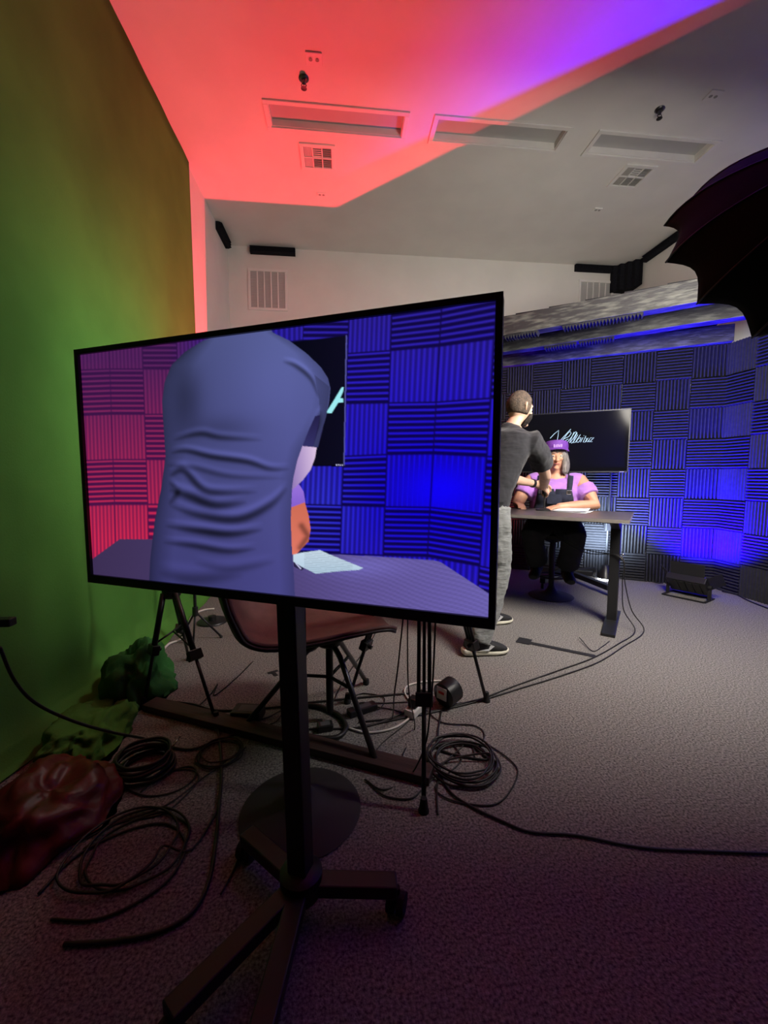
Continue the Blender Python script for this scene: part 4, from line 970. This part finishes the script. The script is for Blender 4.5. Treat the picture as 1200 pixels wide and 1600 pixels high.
# ------------------------------------------------------------------ shell chair
t = thing('shell_chair', 'swivel shell chair with brown padded seat and splayed metal legs under the large screen', 'chair', (-.06, 1.88, 0), math.radians(-82))
PR = spline([V((0, .25, .452)), V((0, .21, .466)), V((0, .10, .452)), V((0, -.10, .425)), V((0, -.28, .425)), V((0, -.39, .48)), V((0, -.44, .59)), V((0, -.475, .71)), V((0, -.49, .80))], 4)
def shell(lift, shrink, n0, n1):
    m = MB(); vs = []; nu = 20; pp = PR[n0:n1]; L = len(PR)
    for i, p in enumerate(pp):
        f = (i+n0)/(L-1); hw = (.24+.08*math.sin(min(1, f*1.25)*math.pi*.75)-.05*max(0, f-.8)/.2)*shrink
        if f < .12: hw *= .80+.20*math.sqrt(f/.12)
        tan = (PR[min(i+n0+1, L-1)]-PR[max(i+n0-1, 0)]).normalized(); nr = V((0, tan.z, -tan.y)); nr = nr if nr.z+nr.y*.8 > 0 else -nr
        for k in range(nu+1):
            u = -1+2*k/nu; cup = .075*abs(u)**2.4*(.35+.65*math.sin(min(1, f*1.3)*math.pi*.8))
            vs.append(V((u*hw, 0, 0))+p+nr*(cup+lift))
    m.add(vs, [(i*(nu+1)+k, i*(nu+1)+k+1, (i+1)*(nu+1)+k+1, (i+1)*(nu+1)+k) for i in range(len(pp)-1) for k in range(nu)]); return m
M_SHELL = mat('dark_moulded_shell', (.016, .013, .013), .55, var=.1); M_SEAT = mat('brown_leatherette', (.15, .070, .060), .6, var=.15, vscale=14, bump=.15, bscale=120)
sh = shell(0, 1.0, 0, len(PR)).build('shell', M_SHELL, t, smooth=True, recalc=False); solid(sh, .012)
cu = shell(.016, .955, 1, len(PR)-1).build('seat_pad', M_SEAT, t, smooth=True, recalc=False); solid(cu, .014, 0)
MB().lathe([(.05,.37),(.06,.38),(.06,.40),(.10,.415),(.10,.425)], seg=20).build('swivel_plate', M_BLKM, t, smooth='auto')
MB().cyl((0,0,.045), (0,0,.38), .017, 14).build('post', M_BLKM, t)
for k, a in enumerate((-60+82, 60+82, 182+82)):
    a = math.radians(a); d = V((math.cos(a), math.sin(a), 0))
    m = MB(); m.tube([d*.03+V((0,0,.385)), d*.10+V((0,0,.345)), d*.375+V((0,0,.022))], .0125, 10); lg = m.build('leg', M_DARKCHR, t, smooth=True)
    MB().lathe([(.015,0),(.018,.006),(.016,.03)], d*.378, 12).build('rubber_foot', M_RUB, lg, smooth='auto')
    MB().tube([d*.19+V((0,0,.24)), V((0,0,.215))], .008, 8).build('brace', M_BLKM, t, smooth=True)

# ------------------------------------------------------------------ tripods
def tripod(name, label, cat, apex, feet, rails=True, head=.0, group=None, colh=None):
    apex = V(apex); base = V((apex.x, apex.y, 0)); t = thing(name, label, cat, base, 0, group); ap = apex-base
    MB().lathe([(.032,-.03),(.045,-.015),(.045,.02),(.03,.035)], ap, 18).build('crown', M_BLK, t, smooth='auto')
    if head: MB().cyl(ap+V((0,0,.03)), ap+V((0,0,head)), .014, 12).build('centre_column', M_BLKM, t)
    for f in feet:
        f = V(f)-base; d = (f-ap); L = d.length; d.normalize(); s0 = ap+V((d.x, d.y, 0)).normalized()*.04; dd = (f-s0); L = dd.length; dd.normalize()
        sd = dd.cross(V((0,0,1))).normalized(); mid = s0+dd*L*(.70 if rails else .5)
        m = MB()
        if rails:
            for q in (-1, 1): m.tube([s0+sd*q*.020, mid+sd*q*.020], .0075, 8)
            m.tube([s0+dd*.05, mid+dd*.02], .0065, 8)
        else: m.tube([s0, mid], .014, 10)
        lg = m.build('leg', M_BLKM, t, smooth=True)
        MB().obox(mid, dd*.024, sd*.032, dd.cross(sd)*.018).build('leg_clamp', M_BLK, lg, bevel=.003)
        if rails: MB().obox(s0*.62+mid*.38, dd*.012, sd*.032, dd.cross(sd)*.014).build('rail_bridge', M_BLK, lg, bevel=.003)
        MB().cyl(mid+dd.cross(sd)*.012, mid+dd.cross(sd)*.034, .010, 10).build('clamp_knob', M_BLK, lg)
        MB().tube([mid-dd*.02, f-dd*.03], .0085, 8).build('lower_leg', M_BLKM, lg, smooth=True)
        MB().lathe([(.011,.05),(.014,.03),(.016,.015),(.019,.008),(.019,.0)], f, 12).build('rubber_foot', M_RUB, lg, smooth='auto')
        MB().tube([s0+dd*L*.45, V((ap.x, ap.y, (s0+dd*L*.45).z+.04))], .005, 6).build('spreader', M_BLKM, t, smooth=True)
    return t
vt = tripod('camera_tripod', 'black video tripod with twin-rail legs standing beneath the large screen', 'tripod', (.36, 1.78, 1.10), [tuple(F(662, 1268)), tuple(F(760, 1096)), tuple(F(543, 1098))], head=.14)
c = thing('video_camera', 'video camera on the tripod behind the large screen', 'camera', (.36, 1.78, 1.24), math.radians(-38))
MB().box(-.045, .045, -.14, .08, .02, .13).build('body', M_BLK, c, bevel=.008); MB().cyl((0,.08,.075), (0,.20,.075), .036, 20).build('lens', M_BLK, c); MB().box(-.02, .02, -.12, .03, .13, .165).build('handle', M_BLK, c, bevel=.005); MB().box(-.03, .03, -.05, .05, 0, .02).build('plate', M_BLKM, c)
tripod('light_tripod', 'black tripod with tubular legs beside the green cloth', 'tripod', (AY(268, 925, 2.2).x, 2.2, AY(268, 925, 2.2).z), [tuple(F(225, 1104)), tuple(F(338, 1128)), (-.95, 2.62, 0)], rails=False, head=.60)
t = thing('added_fill_lamp', 'added white fill lamp, unseen behind the large screen, brightening the green backdrop', 'lamp', (-.27, 2.75, 0), math.radians(-92))  # added fill light, out of view, to lift the green backdrop
MB().lathe([(.11, 0), (.11, .012), (.02, .022)], seg=24).build('base', M_BLKM, t, smooth='auto'); MB().cyl((0, 0, .015), (0, 0, 1.64), .012, 10).build('pole', M_BLKM, t)
MB().box(-.14, .14, -.02, .02, 1.62, 1.82).build('housing', M_BLK, t, bevel=.006)
MB().box(-.13, .13, -.024, -.0205, 1.63, 1.81).build('led_face', emitmat('fill_led', (1, .95, .85), FILL_STRENGTH), t)
# slim stand with round plate near the backdrop
sp = F(307, 1004)
t = thing('light_stand', 'slim black light stand at the foot of the green backdrop behind the tripod', 'stand', sp)
MB().cyl((0,0,.20), (.0,0,1.25), .010, 10).build('pole', M_BLKM, t)
MB().cyl((0,0,.19), (0,0,.25), .019, 12).build('collar', M_BLK, t)
for k in range(3):
    a = math.radians(265+120*k); lg = MB().tube([(0,0,.22), (.05*math.cos(a), .05*math.sin(a), .012)] if k == 0 else [(0,0,.22), (.16*math.cos(a), .16*math.sin(a), .012)], .007, 8).build('leg', M_BLKM, t, smooth=True)
    MB().ell((.05*math.cos(a) if k == 0 else .16*math.cos(a), .05*math.sin(a) if k == 0 else .16*math.sin(a), .011), (.012,.012,.010), 8).build('foot', M_RUB, lg, smooth=True)
t = thing('weight_plate', 'flat black disc on the carpet beside the slim light stand', 'disc', F(332, 972)+V((0,0,.0)))
MB().lathe([(.11,0),(.115,.006),(.11,.014),(.03,.018)], seg=28).build('disc', M_BLK, t, smooth='auto'); MB().lathe([(.03,.018),(.03,.05),(.02,.055)], seg=14).build('socket', M_BLKM, t, smooth='auto')
# little arm poking in at the left edge
ap = AY(2, 972, 1.20)
t = thing('accessory_arm', 'short black arm tip poking in at the left edge', 'stand', (ap.x-.20, ap.y, 0))
MB().obox((.20, 0, ap.z), (.030,0,0), (0,.014,0), (0,0,.011)).build('clamp', M_BLK, t, bevel=.003); MB().cyl((0,0,ap.z-.01), (.18,0,ap.z-.004), .008, 8).build('arm', M_BLKM, t); MB().cyl((0,0,.02), (0,0,ap.z), .010, 10).build('pole', M_BLKM, t); MB().lathe([(.09,0),(.09,.012),(.02,.022)], seg=24).build('base', M_BLKM, t, smooth='auto')

# ------------------------------------------------------------------ things lying on the carpet
a_, b_ = F(222, 1112), F(670, 1230)
M_PLANK = mat('dark_stained_plank', (.045, .022, .020), .6, var=.3, vscale=8, stretch=(.4, 6, 6), bump=.15, bscale=40)
d = b_-a_; t = thing('wood_plank', 'long dark wooden plank lying across the carpet under the tripods', 'plank', a_, math.atan2(d.y, d.x))
MB().box(0, d.length, 0, .085, .001, .034).build('timber', M_PLANK, t, bevel=.003)
M_TAPE = mat('black_gaffer_tape', (.010, .010, .014), .8, var=.15, vscale=60)
p0, p1 = F(818, 1003), F(930, 1026)
t = thing('tape_mark', 'long black L-shaped tape mark on the carpet before the desk', 'tape', p0)
q = p1-p0; dn = V((q.x, q.y, 0)).normalized(); sn = V((-dn.y, dn.x, 0))
MB().obox(q*.5+V((0,0,.003)), dn*q.length*.5, sn*.022, (0,0,.0008)).build('tape_strip', M_TAPE, t); MB().obox(dn*.0+sn*.012+V((0,0,.0045)), dn*.045, sn*.05, (0,0,.0006)).build('tape_square', M_TAPE, t)
p0 = F(420, 1053); t = thing('tape_mark', 'small black corner tape mark on the carpet behind the chair', 'tape', p0)
MB().obox((.02,.02,.002), V((.026,.016,0)), V((-.006,.009,0)), (0,0,.0008)).build('tape_strip', M_TAPE, t); MB().obox((.035,-.01,.002), V((.012,-.022,0)), V((.010,.005,0)), (0,0,.0008)).build('tape_strip', M_TAPE, t)
# power bits
t = thing('power_strip', 'white power strip with plugs beside the tripod leg', 'power strip', F(655, 1108), math.radians(50))
MB().box(-.10, .10, -.028, .028, .002, .04).build('body', M_WHITEP, t, bevel=.006)
for k in range(4): MB().box(-.08+.045*k-.014, -.08+.045*k+.014, -.014, .014, .0395, .0415).build('socket', M_VENTDK, t)
MB().box(-.075, -.03, -.022, .022, .0416, .085).build('plug', M_BLK, t, bevel=.004); MB().box(.02, .055, -.018, .018, .0416, .075).build('plug', M_BLK, t, bevel=.004)
t = thing('cable_drum', 'black round adapter with a white sticker on the carpet', 'adapter', F(700, 1100), math.radians(20))
MB().lathe([(.055,-.045),(.062,-.04),(.062,.04),(.055,.045)], (0,0,.064), 24, (1,.3,.15)).build('drum', M_BLK, t, smooth='auto')
MB().obox((-.052,-.018,.075), V((.0015,.0005,0)), V((-.009,.028,0)), (0,0,.030)).build('sticker', M_WHITEP, t); MB().obox((-.0545,-.0185,.080), V((.001,.0003,0)), V((-.005,.016,0)), (0,0,.006)).build('red_print', mat('red_ink', (.6,.03,.03), .6, var=.05), t)
def adapter(lb, px, py, rz, sx, sy, sz):
    t = thing('power_adapter', lb, 'adapter', F(px, py), math.radians(rz), 'black power adapters')
    MB().box(-sx, sx, -sy, sy, .001, sz).build('body', M_BLK, t, bevel=.006); MB().box(-sx*.6, sx*.6, -sy*.6, sy*.6, sz, sz+.0006).build('rating_label', mat('grey_label', (.10,.10,.11), .6, var=.1), t)
adapter('larger black power adapter beneath the shell chair', 388, 1122, -10, .07, .045, .05)
adapter('slim black power adapter between chair leg and tripod leg', 566, 1113, 25, .075, .025, .032)
adapter('small black power adapter beside the coiled thick cord', 508, 1140, 10, .035, .025, .03)

# ------------------------------------------------------------------ cables
def cable(label, pts, r=.0035, m_=None, group='cables on the carpet', sub=7, name='cable'):
    o = MB().tube(spline(pts, sub), r, 6).build(name, m_ or M_CABLE, smooth=True); return tag(o, label, 'cable', group)
def fl(pxs, r): return [F(x, y)+V((0,0,r+.002)) for x, y in pxs]
def coil(label, px, py, R0, turns, r, m_=None, tail=(), wob=.14, seedv=0, squash=1.0, rot=0.0, head=()):
    c = F(px, py); pts = []
    rnd = random.Random(seedv); n = 14*turns
    for i in range(n+1):
        a = 2*math.pi*i/14; k = R0*(1+wob*math.sin(i*.37+seedv)+.05*rnd.uniform(-1, 1)); x, y = math.cos(a)*k, math.sin(a)*k*squash
        pts.append(c+V((x*math.cos(rot)-y*math.sin(rot)+.012*math.sin(i*.11), x*math.sin(rot)+y*math.cos(rot), r+.002+(i/14.0)*r*1.15)))
    hp = fl(head, r)
    return cable(label, hp+pts+fl(tail, r), r, m_, 'coiled cables on the carpet', 4, 'cable_coil')
coil('thick black coiled cable lying near the red bag', 224, 1203, .095, 9, .006, wob=.10, seedv=3, tail=[(262,1190),(270,1178)])
MB_ = MB().tube([F(268,1176)+V((0,0,.02)), F(282,1163)+V((0,0,.035))], [.004,.003], 8).build('jack_plug', M_CHROME, smooth=True); tag(MB_, 'silver jack plug at the end of the thick coiled cable', 'plug')
coil('loose coil of thin cable left of the screen pole', 345, 1178, .085, 4, .003, wob=.2, seedv=5, tail=[(320,1215),(260,1260),(190,1285),(120,1320)])
coil('wide looped black cable on the dark carpet at lower left', 200, 1335, .14, 3, .004, wob=.2, seedv=8, tail=[(300,1330),(345,1260)])
coil('coil of black cable on the carpet right of the tripod', 722, 1192, .125, 6, .0042, wob=.22, seedv=11, head=[(690,1110),(684,1150),(690,1175)], tail=[(690,1195),(700,1235),(735,1262),(790,1288),(830,1303),(900,1308),(1000,1327),(1100,1333),(1230,1338)])
cable('outer loop of thin cable around the right-hand coil', fl([(660,1105),(690,1130),(740,1135),(757,1150),(745,1175),(760,1165),(800,1192),(808,1215),(780,1256),(730,1258),(690,1245),(683,1225),(720,1190),(705,1160)], .003), .003)
cable('thin cable sprouting from the coil beside the tripod foot', fl([(684,1275),(683,1235),(690,1200),(715,1175),(735,1160),(742,1185)], .003), .003)
# twin cables from the desk hook to the tripod
hk = DFR + DW*(-.055) + DD*(DP*.5-.072) + V((0,0,.53))
hk0 = DFR + DW*(-.55)+DD*(DP*.6)+V((0,0,.66))
for k, off in enumerate((0, .025)):
    cable(('upper' if k == 0 else 'lower')+' of the two cables running under the desk, over the hook and along the carpet', [hk0+V((0,0,-off)), hk0*.5+hk*.5+V((0,0,-.03-off)), hk+V((.0,0,.006+.01*k)), hk+V((.012+.02*k,-.012-.0*k,-.18)), hk+V((.02+.05*k,-.03-.02*k,-.38)), F(992+14*k,990)+V((0,0,.02)), ] + fl([(965+8*k,1008+4*k),(925+10*k,1030+6*k),(870+8*k,1050+7*k),(805+5*k,1073+5*k),(755,1092+3*k),(700,1107+2*k),(655,1118+k),(600,1130-4*k),(560,1138-8*k)], .004), .004, None, 'twin desk cables')
cable('thin cable drooping in front of the television stand foot', [F(905,1000)+V((0,0,.02))]+fl([(925,1018),(940,1012),(952,1003)], .003), .003)
# white cords
cable('white power cord looping behind the tripod leg', fl([(545,1140),(575,1147),(615,1140),(640,1124),(652,1112)], .005), .005, M_CABLEW)
cable('white cord ring around the power strip', fl([(646,1118),(640,1098),(632,1082),(640,1072),(665,1067),(690,1066),(708,1074),(715,1086)], .005), .005, M_CABLEW)
cable('white cord along the hem of the green backdrop', fl([(222,1068),(240,1040),(262,1010),(285,998),(300,965),(318,955),(335,953)], .008), .008, M_CABLEW)
# cord from the arm at the left edge down over the carpet
cable('black cord drooping from the left edge down to the carpet', [AY(0,1012,1.20), AY(22,1062,1.26), AY(55,1098,1.33), AY(110,1125,1.42), AY(170,1143,1.52)]+fl([(232,1158),(275,1171),(305,1172),(340,1158),(400,1140)], .005), .005)
cable('thick cord running from the tripod leg towards the camera', fl([(338,1132),(344,1165),(346,1215),(342,1270),(336,1330),(325,1385),(300,1430),(250,1460),(180,1475),(100,1480)], .006), .006)
cable('heavy curled cord beside the screen pole', fl([(470,1105),(500,1108),(530,1122),(541,1140),(530,1155),(505,1158),(470,1152)], .011), .011)
cable('thin cord hanging from the screen in front of the tripod', [AY(634,925,1.45), AY(622,1040,1.46), AY(616,1085,1.5)]+fl([(612,1125),(590,1146),(540,1140)], .003), .003)
cable('thin cord hanging beside the twin-rail tripod leg', [AY(682,925,1.35), AY(677,1050,1.36), AY(672,1110,1.36), AY(664,1165,1.37)]+fl([(640,1215),(600,1236),(570,1220)], .0032), .0032)
cable('second thin cord hanging from the screen by the tripod', [AY(637,925,1.5), AY(637,1040,1.52), AY(640,1090,1.55)]+fl([(648,1140),(630,1180),(626,1210)], .0028), .0028)
misc = [('dark cord crossing behind the chair legs', [(222,1106),(250,1098),(300,1102),(340,1112),(420,1108),(480,1100),(560,1092),(640,1085)], .005),
 ('thin cord looping under the shell chair', [(310,1105),(330,1085),(340,1070),(335,1088),(370,1060),(395,1035)], .003),
 ('thin cord snaking past the large power adapter', [(330,1120),(360,1130),(410,1125),(440,1112),(430,1130),(400,1140),(445,1150)], .003),
 ('cord running along the plank behind the screen pole', [(420,1150),(470,1142),(540,1140),(580,1135),(640,1112)], .004),
 ('thin cord curling by the slim adapter', [(550,1090),(570,1085),(600,1092),(590,1110),(560,1100),(600,1100),(640,1098)], .003),
 ('thin cord trailing from the slim adapter', [(590,1106),(620,1112),(640,1125),(600,1160),(585,1178)], .0028),
 ('reddish thin cord looping beside the thick coil', [(140,1205),(180,1225),(225,1245),(270,1240),(300,1222),(306,1205),(290,1200),(250,1215),(220,1240)], .003),
 ('long thin loop of cord below the thick coil', [(130,1330),(180,1290),(250,1275),(285,1250),(310,1220),(300,1205),(260,1205)], .003),
 ('faint cord trailing past the round stool base', [(345,1400),(370,1350),(385,1300),(382,1275)], .003),
 ('dark cord looping across the lower left carpet', [(60,1400),(120,1340),(200,1300),(260,1290),(290,1320),(270,1370),(220,1410),(150,1440),(80,1440)], .004),
 ('thin cord crossing the plank near the tripod foot', [(575,1222),(600,1245),(640,1250),(660,1235),(680,1215)], .003),
 ('thin cord under the chair running to the back', [(520,1100),(540,1060),(575,1010),(590,985)], .003),
 ('cord along the foot of the foam wall', [(1010,905),(1030,912),(1050,905),(1075,898),(1090,915)], .005),
 ('power cord of the blue stage light along the foam wall', [(1128,925),(1150,930),(1170,940),(1200,952),(1240,968)], .006),
 ('thin cord near the green cloth bundle', [(95,1150),(120,1170),(170,1165),(190,1148),(180,1145),(215,1105)], .003)]
for lb, pxs, r in misc: cable(lb, fl(pxs, r), r)
